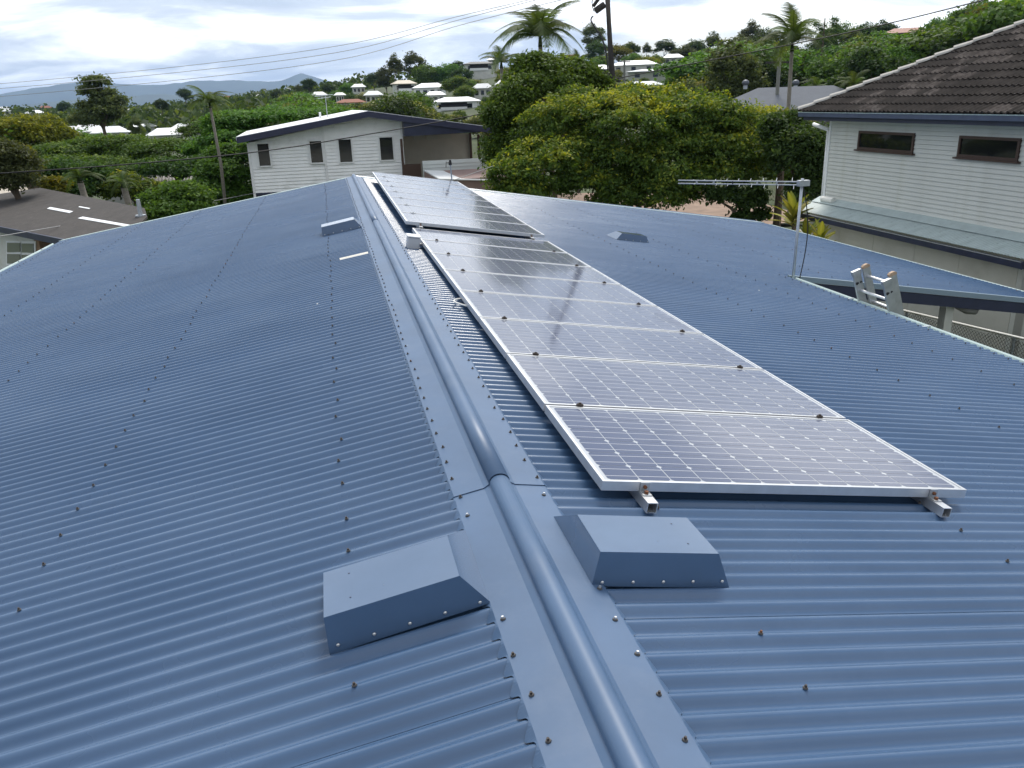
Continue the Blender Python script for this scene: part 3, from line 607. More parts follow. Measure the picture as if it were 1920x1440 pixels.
# bare patch and droppings on the sheets
def patch(name, side, s0, s1, y, m, lab, cat, wid=.5):
    mb = MB(); n = 6; ys = [y+CPI*wid*(i/n-.5) for i in range(n+1)]
    vs = [RP(side, s, yy, corr_h(yy)+.006) for s in np.linspace(s0, s1, 4) for yy in ys]; k = n+1
    mb.add(vs, [(i*k+j, i*k+j+1, (i+1)*k+j+1, (i+1)*k+j) for i in range(3) for j in range(n)]); return tag(mb.build(name, m, smooth=True), lab, cat)
patch('bare_metal_strip', -1, .19, .47, crest(5.36), mat('bare_zinc', (.72, .68, .60), .35, metal=.3), 'bare pale strip on one corrugation beside the ridge cap', 'metal strip', 1.0)

# antenna on the carport corner ------------------------------------------
e = empty('television_antenna', (4.85, 6.0, -.87)); tag(e, 'grey television antenna with long boom on a mast at the roof corner', 'antenna')
top = np.array([4.85, 6.0, .345])
MB().tube([(4.83, 6.0, -1.15), (4.85, 6.0, .37)], .017, 10).build('mast', M_galv, e, smooth=True)
bd = np.array([-.85, .52, .012]); bd /= np.linalg.norm(bd); ed = np.array([bd[1]*-1, bd[0], 0])*-1; ed = np.array([.52, .85, 0.0])
Lb = 1.42
for k, dzv in enumerate((.018, -.018)):
    a = top+bd*-.06+(0, 0, dzv-.03); MB().tube([a, a+bd*(Lb+.06)], .008, 6).build('boom', M_alud, e)
for i in range(9):
    t = .10+1.26*(i/9)**.9; Ln = .24*(1-.8*i/9)
    for sg in (1, -1):
        a = top+bd*(t+.012*sg)+(0, 0, -.03+.018*sg); MB().tube([a, a+ed*sg*Ln+(0, 0, .022*sg*(1-i/9))], .0032, 5).build('element', M_alud, e)
for t in (.05, .28, .5, .78, 1.0, 1.2):
    a = top+bd*t; MB().box(tuple(a+(-.008, -.008, -.05)), tuple(a+(.008, .008, -.012))).build('spacer', M_wire if t == .78 else M_alud, e)
MB().box((4.80, 5.965, .285), (4.93, 6.035, .35)).build('bracket', M_alud, e)
pts = [np.array([4.88, 6.02, .28])+np.array([.10*math.sin(math.pi*t)*(1-.3*t)+.06*t, .02*t, -1.15*t]) for t in np.linspace(0, 1, 12)]
MB().tube(pts, .006, 6).build('coax_cable', M_wire, e)

# ladder over the gutter ----------------------------------------------------
e = empty('extension_ladder', (6.05, 4.5, ZG)); tag(e, 'aluminium extension ladder leaning on the gutter, worn orange tips', 'ladder')
ltop = np.array([4.86, 0, -.44]); lbot = np.array([6.0, 0, ZG]); ld = (ltop-lbot)/np.linalg.norm(ltop-lbot); lp = np.array([ld[2], 0, -ld[0]]); 
def stile(y, off, t0, t1, w, th):
    a = lbot+ld*t0+lp*off; b = lbot+ld*t1+lp*off; mb = MB()
    q = []
    for P in (a, b):
        q += [P+lp*(-w/2)+(0, y-th/2, 0), P+lp*(w/2)+(0, y-th/2, 0), P+lp*(w/2)+(0, y+th/2, 0), P+lp*(-w/2)+(0, y+th/2, 0)]
    mb.hexa(q); return mb
LT = np.linalg.norm(ltop-lbot)
for y, yo in ((4.80, 1), (4.30, -1)):
    stile(y, -.045, 0, LT-.07, .085, .03).build('stile', M_alud, e)
    stile(y-.035*yo, .05, .6, LT-.005, .08, .026).build('stile', M_alud, e)
    a = lbot+ld*(LT-.07)+lp*-.045; MB().prism([a+lp*k+(0, y-.02, 0) for k in (-.05, .05)]+[a+lp*k+(0, y+.02, 0) for k in (.05, -.05)], ld*.05).build('end_cap', M_alud, e)
    a = lbot+ld*(LT-.02)+lp*.05; pts = [a+lp*k+ld*hh for k, hh in ((-.042, 0), (-.042, .022), (-.02, .036), (.02, .036), (.042, .022), (.042, 0))]
    MB().prism([q+np.array([0, y-.035*yo-.018, 0]) for q in pts], (0, .036, 0)).build('rubber_tip', M_orange, e)
for y, fy in ((4.30, -.0165), (4.80, -.0165)):
    for t in (LT-.16, LT-.46, LT-.76):
        for o_, sz in ((-.066, .020), (-.022, .014)):
            c_ = lbot+ld*t+lp*o_+np.array([0, y+fy, 0]); put('rung_socket', MB().add([c_+lp*sz*math.cos(a_)+ld*sz*.75*math.sin(a_)*(1.25 if math.cos(a_) < 0 else .8) for a_ in np.linspace(0, 6.283, 10, endpoint=False)], [tuple(range(10))]).mesh('rung_socket', M_dark), e)
for k, t in enumerate(np.arange(.3, LT, .30)):
    q = lbot+ld*(LT-.12-.30*k) + lp*(.05)
    if q[2] > ZG+.7: MB().tube([q+(0, 4.33, 0), q+(0, 4.77, 0)], .016, 8).build('rung', M_alu, e)
    q2 = lbot+ld*(LT-.25-.30*k)+lp*-.045
    if q2[2] > ZG+.05: MB().tube([q2+(0, 4.31, 0), q2+(0, 4.79, 0)], .016, 8).build('rung', M_alu, e)

# chain-link fence --------------------------------------------------------
XF = 9.75
fe = empty('chain_link_fence', (XF, 9, ZG)); tag(fe, 'chain link fence with a white top rail beyond the carport posts', 'fence')
fz = lambda y: -2.60+(.075)*(10-y)
MB().tube([(XF, 2.0, fz(2)), (XF, 11.3, fz(11.3))], .022, 8).build('top_rail', M_pvc, fe, smooth=True)
for y in (2.2, 5.0, 7.6, 10.1, 11.3): MB().tube([(XF, y, ZG), (XF, y, fz(y)-.01)], .022, 8).build('post', M_galv, fe)
mb = MB(); q = .07; z0 = ZG+.05
for i in range(-30, 190):
    for sg in (1, -1):
        pts = []; ya = 2.2+i*q
        for t in range(24):
            y = ya+t*q if sg > 0 else ya+(24-t)*q; z = z0+t*q
            if 2.2 <= y <= 11.3 and z < fz(y): pts.append((XF+.004*sg, y, z))
        if len(pts) > 1: mb.tube([pts[0], pts[-1]], .0042, 3, caps=False)
mb.build('wire_mesh', mat('dull_wire', (.16, .16, .15), .6, metal=.3), fe)

# ------------------------------------------------------------------ right-hand neighbour
rh = empty('board_house', (15, 12, ZG)); tag(rh, 'grey white weatherboard house with dark tiled hip roof and narrow brown windows', 'house')
XW, YW1, YW0 = 12.0, 16.55, 5.0
zs, zb = .66, -1.40; bh = .0915
MB().box((XW+.04, YW0, ZG), (20, YW1-.02, zs)).build('wall', M_cream, rh)
bmsh = MB().add([(XW+.03, YW0, .006), (XW-.004, YW0, 0), (XW+.016, YW0, bh-.004), (XW+.035, YW0, bh), (XW+.03, YW1, .006), (XW-.004, YW1, 0), (XW+.016, YW1, bh-.004), (XW+.035, YW1, bh)], [(0, 1, 2, 3), (7, 6, 5, 4), (1, 0, 4, 5), (2, 1, 5, 6), (3, 2, 6, 7), (0, 3, 7, 4)])
bme = bmsh.fixn(bmsh.mesh('board', M_cream))
k = 0
while zb+k*bh < zs-.02: put('board', bme, rh, False, Matrix.Translation((0, 0, zb+k*bh))); k += 1
MB().box((XW-.015, YW1-.02, zb-.1), (XW+.06, YW1+.05, zs-.02)).build('corner_stop', M_white, rh)
MB().tube([(XW+.03, YW1+.14, zb), (XW+.03, YW1+.14, .35)], .04, 8).build('downpipe', M_white, rh, smooth=True)
MB().tube([(XW+.03, YW1+.14, .36), (XW-.02, YW1+.75, .48)], .05, 8).build('downpipe', M_white, rh, smooth=True)
def win_x(parent, q, X, fm, fw=.05, sill=True, proud=.03):
    (x0, y0), (x1, y1) = q   # pixel top-left, bottom-right
    a = on_x(x0, y0, X); b = on_x(x1, y1, X); ya, yb = max(a[1], b[1]), min(a[1], b[1]); zt, zb_ = a[2], b[2]
    w = put('window', MB().box((X-.004, yb+fw, zb_+fw), (X+.02, ya-fw, zt-fw)).mesh('window', M_glass), parent)
    for lo, hi in (((X-proud, yb, zt-fw), (X+.03, ya, zt)), ((X-proud, yb, zb_), (X+.03, ya, zb_+fw)), ((X-proud, yb, zb_+fw), (X+.03, yb+fw, zt-fw)), ((X-proud, ya-fw, zb_+fw), (X+.03, ya, zt-fw))):
        put('frame', MB().box(lo, hi).mesh('frame', fm), w)
    if sill: put('sill', MB().box((X-proud-.04, yb-.06, zb_-.035), (X+.02, ya+.06, zb_-.002)).mesh('sill', fm), w)
    return w
win_x(rh, ((1612, 245), (1712, 288)), XW, M_timber, .055); win_x(rh, ((1801, 254), (1909, 303)), XW, M_timber, .055)
# eave
XE, ZE, YE1 = 11.45, .80, 17.2
MB().box((XE+.1, YW0, ZE-.20), (XE+.14, YE1-.1, ZE-.02)).build('fascia', M_navy, rh)
gm = MB(); gm.box((XE, YW0, ZE-.11), (XE+.1, YE1, ZE-.015)); gm.build('gutter', mat('slate_blue_paint', (.055, .075, .13), .5, var=.15), rh)
MB().box((XE-.006, YW0, ZE-.014), (XE+.1, YE1+.006, ZE+.004)).build('gutter_lip', M_gut, rh)
MB().box((XE+.14, YE1-.1, ZE-.20), (20, YE1-.06, ZE-.02)).build('fascia', M_navy, rh)
MB().box((XE+.15, YW0, ZE-.19), (XW+.1, YE1-.1, ZE-.17)).build('soffit', M_cream, rh)
MB().box((XW+.1, YW1, ZE-.19), (20, YE1-.1, ZE-.17)).build('soffit', M_cream, rh)
# tiled roof: slope rising +x from the eave, hip running (+1,-1)
hp = None
# choose the pitch so that the hip passes the pixel (1920, 44)
best = None
for tn in np.arange(.2, .8, .004):
    t = np.linspace(0, 14, 400); P = np.stack([XE+.02+t, YE1+.02-t, ZE+.03+t*tn], 1); d = P-CP; z = d @ CF; px = (d @ CR)/z*FOC+W/2; py = -(d @ CU)/z*FOC+H/2
    j = np.argmin(abs(px-1915)); er = abs(py[j]-46)
    if best is None or er < best[0]: best = (er, tn)
TN = best[1]; TP = math.atan(TN)
def tile_mesh(m):
    wv, le = .30, .345; mb = MB(); prof = []
    for i in range(13):
        t = i/12; y = t*wv; h = .004+.032*max(0, math.cos(2*math.pi*(t*2)))**.8; prof.append((y, h))
    n = len(prof)
    vs = [(0, y, h+.030) for y, h in prof]+[(le, y, h) for y, h in prof]+[(0, y, h-.006) for y, h in prof]
    mb.add(vs, [(j, j+1, n+j+1, n+j) for j in range(n-1)]+[(2*n+j, 2*n+j+1, j+1, j) for j in range(n-1)])
    return mb.fixn(mb.mesh('roof_tile', m))
TM = [tile_mesh(M_tile), tile_mesh(M_tile2)]
MT = Matrix.Translation((XE-.02, 0, ZE+.01)) @ Matrix.Rotation(-TP, 4, 'Y')
tiles = []; cosT = math.cos(TP)
for i in range(34):
    xr = i*.325; run = xr*cosT
    j = 0
    while True:
        yy = YE1-.02-run-.30*(j+1) - (0 if i % 2 == 0 else .0)
        if yy < 4.2: break
        M = MT @ Matrix.Translation((xr, yy, 0)); P = np.array(M.translation); tiles.append((P, M)); j += 1
tiles = [t for t in tiles if t[0][2] < ZE+.05+7*TN]
tiles.sort(key=lambda t: (not vis(t[0]), np.linalg.norm(t[0]-CP)))
rest = MB()
for i, (P, M) in enumerate(tiles):
    k = 1 if (math.sin(P[1]*1.3+P[0]*.7)+random.uniform(-.9, .9)) > .75 else 0
    if i < 295: put('roof_tile', TM[k], rh, False, M)
    else: me = TM[k]; rest.add([M @ v.co for v in me.vertices], [tuple(f.vertices) for f in me.polygons], k)
o = put('upper_roof_tiles', rest.mesh('upper_roof_tiles', [M_tile, M_tile2]), rh); o['kind'] = 'stuff'
zR = ZE+.0+7*TN
rb = MB(); rb.add([(XE+.02, YW0-3, ZE-.01), (XE+.02, YE1-.02, ZE-.01), (XE+7, YE1-7, zR-.02), (XE+7, YW0-3, zR-.02), (26, YE1-.02, ZE-.01), (XE+7.6, YE1-7, zR-.02), (XE+7.6, YW0-3, zR-.02), (26, YW0-3, ZE)], [(0, 1, 2, 3), (1, 4, 5, 2), (2, 5, 6, 3)]); rb.build('roof_lining', M_tile, rh)
def hip_mesh():
    mb = MB(); L = .43; vs = []; n = 7
    for t, k, lift in ((0, 1.12, .03), (L, 1.0, .0)):
        for i in range(n): a = math.pi*i/(n-1); vs.append((t, .105*k*math.cos(a), .075*k*math.sin(a)+lift))
    vs += [(0, 0, .0)]
    mb.add(vs, [(j, j+1, n+j+1, n+j) for j in range(n-1)]+[(j+1, j, 2*n) for j in range(n-1)]); return mb.fixn(mb.mesh('hip_tile', M_hip))
HM = hip_mesh(); hv = Vector((1, -1, TN)).normalized(); hx = hv; hy = Vector((1, 1, 0)).normalized(); hz = hx.cross(hy); 
if hz.z < 0: hz = -hz; hy = -hy
RM = Matrix((hx, hy, hz)).transposed().to_4x4()
for i in range(24):
    P = Vector((XE+.02, YE1-.02, ZE+.03))+hv*(.40*i); put('hip_tile', HM, rh, False, Matrix.Translation(P) @ RM)
# awning roof over the lower wall
XG, ZA, ZT = 11.2, -1.60, -1.36
def awn_sheet(y0):
    mb = MB(); seg = 8; n = 10*seg+1; vs = []
    for x, z in ((XG+.03, ZA+.02), (XW+.02, ZT-.02)):
        for i in range(n): y = i*CPI/seg; vs.append((x, y, z+.008*math.cos(2*math.pi*y/CPI)))
    mb.add(vs, [(j, j+1, n+j+1, n+j) for j in range(n-1)]); return mb.mesh('awning_sheet', M_awn, True)
am = awn_sheet(0); ya = 9.15
while ya < 16.2: put('awning_sheet', am, rh, False, Matrix.Translation((0, ya, .001*(int(ya*10) % 2)))); ya += .762
YA1 = ya
MB().prism([(XW+.02, 9.1, ZT+.06), (XW-.005, 9.1, ZT+.055), (XW-.22, 9.1, ZT-.055), (XW-.22, 9.1, ZT-.062)], (0, YA1-9.1, 0)).build('apron_flashing', M_awn, rh)
MB().box((XG-.10, 9.1, ZA-.13), (XG+.02, YA1, ZA-.02)).build('gutter', MATS['navy_paint'], rh)
MB().box((XG-.106, 9.1, ZA-.019), (XG-.09, YA1, ZA-.004)).build('gutter_lip', M_alud, rh)
MB().prism([(XG-.1, 9.1, ZA-.005), (XW+.05, 9.1, ZT+.02), (XW+.05, 9.1, ZT-.20), (XG-.1, 9.1, ZA-.135)], (0, -.03, 0)).build('barge_board', M_navy, rh)
MB().box((11.5, 9.55, ZG), (11.6, 16.3, -1.62)).build('lower_wall', M_render, rh)
for yj in (11.0, 12.3, 13.7, 15.0): MB().box((11.494, yj-.006, ZG), (11.499, yj+.006, -1.75)).build('joint_strip', mat('joint_strip_paint', (.53, .52, .46), .8), rh)
MB().box((11.5, 9.43, ZG), (13, 9.54, -1.62)).build('lower_wall', M_cream, rh)
for k2 in range(5): MB().box((11.62, 9.40, -1.72-.12*k2), (13, 9.425, -1.61-.12*k2)).build('board', M_cream, rh)
MB().box((11.28, 8.9, ZG), (11.40, 9.02, -1.75)).build('post', MATS['post_paint'], rh)
MB().box((11.5, 5, ZG), (11.62, 9.43, -2.25)).build('lower_wall', mat('painted_shade_wall', (.33, .33, .30), .8), rh)  # the shade of the recess is put into this wall's grey colour
for yy, x_ in ((16.15, XW-.12), (8.95, XW-.12)):
    o = MB().tube([(x_, yy-.20, ZT+.03), (x_, yy+.30, ZT+.03)], .075, 12).build('vent_pipe', M_pvc, rh, smooth=False)
# light fitting under the carport barge
pL = on_y(1828, 580, 6.05)
mb = MB(); mb.tube([(pL[0]-.20, 6.15, pL[2]-.03+.06), (pL[0]-.03, 6.15, pL[2]-.03), (pL[0]+.08, 6.15, pL[2]-.03-.015), (pL[0]+.14, 6.15, pL[2]-.03+.05)], [.03, .055, .06, .035], 10)
tag(mb.build('carport_light', mat('dull_grey_fitting', (.16, .16, .15), .6), smooth=True), 'rounded grey light fitting hung under the carport barge board', 'light')

# croton shrubs ----------------------------------------------------------------
def croton(base, h, n, label, seed, sz=1.0):
    r = random.Random(seed); e = empty('croton_shrub', base); tag(e, label, 'shrub', None)
    MB().tube([(0, 0, 0), (.0, .0, h)], [.035, .02], 6).build('stem', M_bark, e, True)
    for i in range(n):
        L = sz*r.uniform(.42, .62); w = L*.15; mb = MB(); seg = 6; vs = []
        for k in range(seg+1):
            t = k/seg; ww = w*math.sin(math.pi*min(1, t*.92+.06))**.8; z = L*t; bend = .30*L*t*t
            vs += [(-ww, bend, z), (0, bend+.02, z-.01), (ww, bend, z)]
        mb.add(vs, [(3*k+j, 3*k+j+1, 3*k+j+4, 3*k+j+3) for k in range(seg) for j in range(2)])
        me = mb.mesh('leaf', L_crot, True); at = me.attributes.new('tint', 'FLOAT', 'POINT'); tv = r.random()
        at.data.foreach_set('value', [min(1, max(0, tv*.7+(.35 if (j % 3) == 1 else 0))) for j in range(len(vs))])
        az = i*2.4+r.uniform(-.3, .3); tilt = .25+.9*(i/n)
        piece('leaf', me, e, Matrix.Translation((.02*math.cos(az), .02*math.sin(az), h+.08-.35*sz*i/n)) @ Matrix.Rotation(az, 4, 'Z') @ Matrix.Rotation(-tilt, 4, 'X'))
for (x_, y_, X_, n_, k_, lab, sd_) in ((1488, 402, 10.9, 22, 1.15, 'tall yellow green croton shrub by the corner of the board house', 3), (1538, 452, 10.5, 18, .85, 'short yellow croton shrub against the cream lower wall', 5), (1512, 448, 10.7, 16, .9, 'croton shrub between the tall croton and the short one', 9)):
    p = on_x(x_, y_, X_); croton((p[0], p[1], ZG), p[2]-ZG, n_, lab, sd_, k_)

# ------------------------------------------------------------------ white board house behind
TH = math.radians(2.0); DW = 36.0
O = at_depth(478, 365, DW); fd = np.array([math.cos(TH), math.sin(TH), 0]); fn = np.array([math.sin(TH), -math.cos(TH), 0])
def WF(px, py, off=0.0):   # pixel -> (u, z) on the facade plane moved off metres towards the viewer
    P = on_plane(px, py, fn, O+fn*off); return float((P-O) @ fd), float(P[2]-O[2])
wh = empty('white_board_house', tuple(O), TH); tag(wh, 'white weatherboard house with low gable, navy barge boards and shaded verandah', 'house')
ul, zl = WF(468, 262); uap, zap = WF(690, 213); ur, zr = WF(752, 250); uend, zend = WF(930, 240, .6)
umid = WF(604, 240)[0]
zgl = ZG-O[2]
def gable_z(u): 
    z0 = WF(470, 262)[1]
    return z0+(zap-z0)*(u-ul)/(uap-ul) if u < uap else zap+(zend-zap)*(u-uap)/(uend-uap)
depth = 8.0
wl_ = MB(); wl_.add([(0, .05, zgl), (ur, .05, zgl), (ur, .05, gable_z(ur)-.12), (uap, .05, zap-.12), (0, .05, gable_z(0)-.12), (0, depth, zgl), (ur, depth, zgl), (ur, depth, gable_z(ur)-.12), (uap, depth, zap-.12), (0, depth, gable_z(0)-.12)], [(0, 1, 2, 3, 4), (9, 8, 7, 6, 5), (0, 4, 9, 5), (1, 6, 7, 2)]); wl_.build('wall', M_board, wh, True)
bw = .145; kk = 0; zz = WF(480, 362)[1]
while zz < zap-.14:
    # clip the board to the gable slope
    def span(z):
        lo, hi = 0.0, ur
        us = np.linspace(0, ur, 200); ok = [u for u in us if gable_z(u)-.13 > z]
        return (ok[0], ok[-1]) if ok else None
    s1 = span(zz+bw)
    if s1 and s1[1]-s1[0] > .2:
        for (a, b, off) in ((s1[0], min(s1[1], umid-.02), 0), (max(s1[0], umid+.02), s1[1], -.03)):
            if b-a > .15: MB().add([(a, off+.0, zz), (b, off+.0, zz), (b, off+.04, zz+bw), (a, off+.04, zz+bw), (a, off+.06, zz), (b, off+.06, zz)], [(0, 1, 2, 3), (0, 4, 5, 1), (0, 3, 4), (1, 5, 2)]).build('board', M_board, wh, True)
    zz += bw
MB().box((umid-.05, -.06, WF(480, 362)[1]), (umid+.05, .02, gable_z(umid)-.14)).build('cover_strip', M_white, wh, True)
MB().box((-.06, -.05, zgl), (.04, .06, gable_z(0)-.13)).build('corner_stop', M_white, wh, True)
MB().box((ur-.04, -.08, zgl), (ur+.06, .04, gable_z(ur)-.13)).build('corner_stop', M_white, wh, True)
MB().box((.05, -.02, WF(480, 372)[1]-.6), (ur, .02, WF(480, 362)[1])).build('base_board', M_navy, wh, True)
def win_w(q, tint=M_glass):
    (x0, y0), (x1, y1) = q; a = WF(x0, y0); b = WF(x1, y1); f = .06
    w = put('window', MB().box((a[0], -.075, b[1]), (b[0], -.05, a[1])).mesh('window', tint), wh, True)
    for lo, hi in (((a[0]-f, -.085, a[1]), (b[0]+f, .0, a[1]+f)), ((a[0]-f, -.085, b[1]-f), (b[0]+f, .0, b[1])), ((a[0]-f, -.085, b[1]), (a[0], .0, a[1])), ((b[0], -.085, b[1]), (b[0]+f, .0, a[1]))):
        put('frame', MB().box(lo, hi).mesh('frame', M_white), w, True)
for q in (((482, 270), (508, 310)), ((580, 265), (606, 304)), ((634, 262), (661, 303)), ((711, 258), (738, 299))): win_w(q)
# roof sheet and barge
ov = .7
def roofslab(u0, u1, z0, z1, th, y0, y1, m, nm):
    MB().hexa([(u0, y0, z0), (u1, y0, z1), (u1, y1, z1), (u0, y1, z0), (u0, y0, z0+th), (u1, y0, z1+th), (u1, y1, z1+th), (u0, y1, z0+th)]).build(nm, m, wh, True)
uL, zL = WF(443, 258, ov); 
zA = WF(690, 209, ov)[1]; uA = WF(690, 209, ov)[0]
roofslab(uL, uA, zL, zA, .03, -ov, depth+.5, M_metalroof, 'roof'); roofslab(uA, uend, zA, zend, .03, -ov, depth+.5, M_metalroof, 'roof')
for (u0, z0, u1, z1) in ((uL, zL, uA, zA), (uA, zA, uend, zend)):
    MB().prism([(u0, -ov-.03, z0+.01), (u1, -ov-.03, z1+.01), (u1, -ov-.03, z1-.24), (u0, -ov-.03, z0-.24)], (0, .028, 0)).build('barge_board', mat('barge_navy', (.028, .032, .07), .5, var=.1), wh, True)
MB().prism([(uL, -ov, zL-.10), (uA, -ov, zA-.10), (uA, -ov, zA-.115), (uL, -ov, zL-.115)], (0, ov, 0)).build('soffit', M_white, wh, True)
MB().prism([(uL-.02, -ov, zL+.02), (uL+.10, -ov, zL+.02), (uL+.10, -ov, zL-.12), (uL-.02, -ov, zL-.12)], (0, depth+1, 0)).build('gutter', M_white, wh, True)
# verandah
zc0 = WF(754, 256, ov)[1]; zc1 = WF(912, 247, ov)[1]
MB().hexa([(ur+.06, -ov+.05, zc0), (uend-.3, -ov+.05, zc1), (uend-.3, 5, zc1), (ur+.06, 5, zc0), (ur+.06, -ov+.05, gable_z(ur)-.16), (uend-.3, -ov+.05, zend-.10), (uend-.3, 5, zend-.10), (ur+.06, 5, gable_z(ur)-.16)]).build('verandah_ceiling', M_navy, wh, True)
uw1 = WF(880, 260, -3.0)[0]
MB().box((ur, 3.0, zgl), (uw1, 3.1, zend-.3)).build('verandah_wall', M_olive, wh, True)
for q in (((775, 254), (797, 262)), ((799, 253), (821, 261)), ((823, 252), (845, 259))):
    a = WF(*q[0], -2.95); b = WF(*q[1], -2.95); put('window', MB().box((a[0], 2.93, b[1]), (b[0], 2.97, a[1])).mesh('window', mat('clear_pane', (.45, .47, .42), .2)), wh, True)
for px_, y_ in ((882, 2.9), (897, .4), (917, 0.0), (752, -.5)):
    uu = WF(px_, 260, -y_)[0]; MB().box((uu-.05, y_-.05, zgl), (uu+.05, y_+.05, zend-.3)).build('post', M_timber, wh, True)
a = WF(792, 302, .8); b = WF(921, 320, .8)
zt_ = a[1]; zb_ = b[1]-.35
MB().box((a[0], -.80, zb_), (b[0], -.72, zt_)).build('balustrade', mat('balustrade_paint', (.55, .58, .57), .6), wh, True)
for k2 in range(6):
    z_ = zb_+(zt_-zb_)*k2/6; MB().add([(a[0], -.84, z_), (b[0], -.84, z_), (b[0], -.81, z_+(zt_-zb_)/6), (a[0], -.81, z_+(zt_-zb_)/6)], [(0, 1, 2, 3)]).build('board', MATS['balustrade_paint'], wh, True)
c0 = WF(795, 319, .9); c1_ = WF(925, 322, .9); c2_ = WF(923, 337, 2.6); c3_ = WF(823, 335, 2.6)
MB().prism([(c0[0], -.9, c0[1]), (c1_[0], -.9, c1_[1]), (c2_[0], -2.6, c2_[1]), (c3_[0], -2.6, c3_[1])], (0, 0, -.05)).build('awning', M_metalroof, wh, True)
MB().prism([(c0[0], -.88, c0[1]-.06), (c3_[0], -2.5, c3_[1]-.06), (c3_[0]+4, -2.5, c3_[1]-.06), (c0[0]+4, -.88, c0[1]-.06)], (0, 0, -2.2)).build('lower_wall', M_pinkw, wh, True)
MB().box((a[0]-.9, -.6, zb_-.4), (a[0]-.05, -.55, zt_-.12)).build('stair_screen', M_timber, wh, True)
# vent and aerial on its roof
tag(MB().tube([tuple(O+fd*WF(600, 214, -2)[0]+np.array([0, 0, WF(600, 222, -2)[1]])-fn*2), tuple(O+fd*WF(600, 214, -2)[0]+np.array([0, 0, WF(600, 210, -2)[1]])-fn*2)], .05, 8).build('vent_pipe', M_white), 'short white vent pipe standing on the white house roof', 'vent pipe')
ae = empty('roof_aerial', tuple(O+fd*WF(613, 210, -3)[0]-fn*3+np.array([0, 0, WF(613, 220, -3)[1]]))); tag(ae, 'thin aerial with flat arms on the white house roof', 'aerial')
MB().tube([(0, 0, -.2), (0, 0, .95)], .02, 6).build('mast', M_galv, ae, True)
for z_, L_ in ((.95, .7), (.85, .5)): MB().tube([(-L_*.7, 0, z_), (L_*.5, 0, z_+.06)], .014, 5).build('arm', M_galv, ae, True)
# service mast at the gable end of the blue roof
b0 = RP(1, 1.95, 13.9, 0); sm = empty('service_mast', tuple(b0)); tag(sm, 'thin grey service mast with black head at the gable end', 'mast')
MB().tube([(0, 0, 0), (-.02, 0, .50)], .014, 6).build('mast', M_galv, sm, True)
MB().tube([(-.02, 0, .46), (-.02, 0, .56)], [.035, .022], 8).build('service_head', M_wire, sm, True)
MB().tube([(-.02, 0, .5), (-.10, 0, .52), (-.11, 0, .42)], .01, 5).build('wire_loop', M_wire, sm, True)

# ------------------------------------------------------------------ brown-roofed house on the left
lh = empty('brown_roof_house', (-10, 24, ZG)); tag(lh, 'low cream house under a flat brown roof with white skylight strips', 'house')
E0 = on_z(0, 424, -1.5); E1 = on_z(172, 458, -1.5); ev = (E1-E0)/np.linalg.norm(E1-E0); pv = np.array([-ev[1], ev[0], 0]); 
if pv[1] < 0: pv = -pv
sl_ = .16; nv = np.cross(ev, pv+np.array([0, 0, sl_])); nv = nv if nv[2] > 0 else -nv
def LP(px, py, off=0.0): return on_plane(px, py, nv, E0+np.array([0, 0, off]))
poly = [E0-ev*3.5, E1+ev*1.2, LP(276, 406), LP(271, 390), LP(75, 352), LP(0, 378)-ev*2.5]
MB().prism(poly, (0, 0, -.05)).build('roof', M_brownroof, lh)
for k2 in range(1, 5):
    A_ = poly[0]+(poly[5]-poly[0])*k2/5; 
def lstrip(a, b, c, d, m, nm): 
    q = [LP(*p, .018) for p in (a, b, c, d)]; MB().prism(q, (0, 0, -.012)).build(nm, m, lh)
lstrip((88, 391), (94, 388), (137, 396), (130, 399), M_metalroof, 'skylight_strip'); lstrip((146, 409), (155, 406), (247, 422), (240, 425), M_metalroof, 'skylight_strip'); lstrip((147, 388), (149, 386.5), (169, 390), (167, 391.5), M_metalroof, 'skylight_strip')
vb = LP(264, 405); MB().tube([vb, vb+(0, 0, .42)], [.06, .05], 8).build('flue', M_galv, lh); MB().tube([vb+(0, 0, -.01), vb+(0, 0, .03)], .13, 10).build('flue_collar', M_galv, lh)
gq = [E0-ev*3.5-pv*.06, E1+ev*1.2-pv*.06]; MB().prism([gq[0], gq[1], gq[1]+(0, 0, -.16), gq[0]+(0, 0, -.16)], pv*.1).build('gutter', M_navy, lh)
wall0 = E0+pv*.45; qa = wall0-ev*3.5; qb = wall0+ev*((on_plane(68, 470, pv, wall0)-wall0) @ ev)
MB().prism([qa, qb, qb+(0, 0, -2.3), qa+(0, 0, -2.3)], pv*.1).build('wall', M_cream, lh)
qc = qb+pv*1.2; qd = E1+pv*1.65+ev*1.0; MB().prism([qc, qd, qd+(0, 0, -2.3), qc+(0, 0, -2.3)], pv*.1).build('wall', mat('dark_brown_wall', (.10, .09, .08), .8), lh)  # set-back wall in one even dark brown
MB().prism([qb+ev*.02, qb+ev*.34, qb+ev*.34+(0, 0, -2.2), qb+ev*.02+(0, 0, -2.2)], pv*.3).build('chimney_pier', M_brick, lh)
for k2 in range(10): 
    z_ = -.12-.15*k2; a_ = qa-pv*.02; b_ = qb-pv*.02; MB().add([a_+(0, 0, z_), b_+(0, 0, z_), b_+pv*.015+(0, 0, z_+.145), a_+pv*.015+(0, 0, z_+.145)], [(0, 1, 2, 3)]).build('board', M_cream, lh)
def WL(px, py): P = on_plane(px, py, pv, wall0-pv*.05); return P
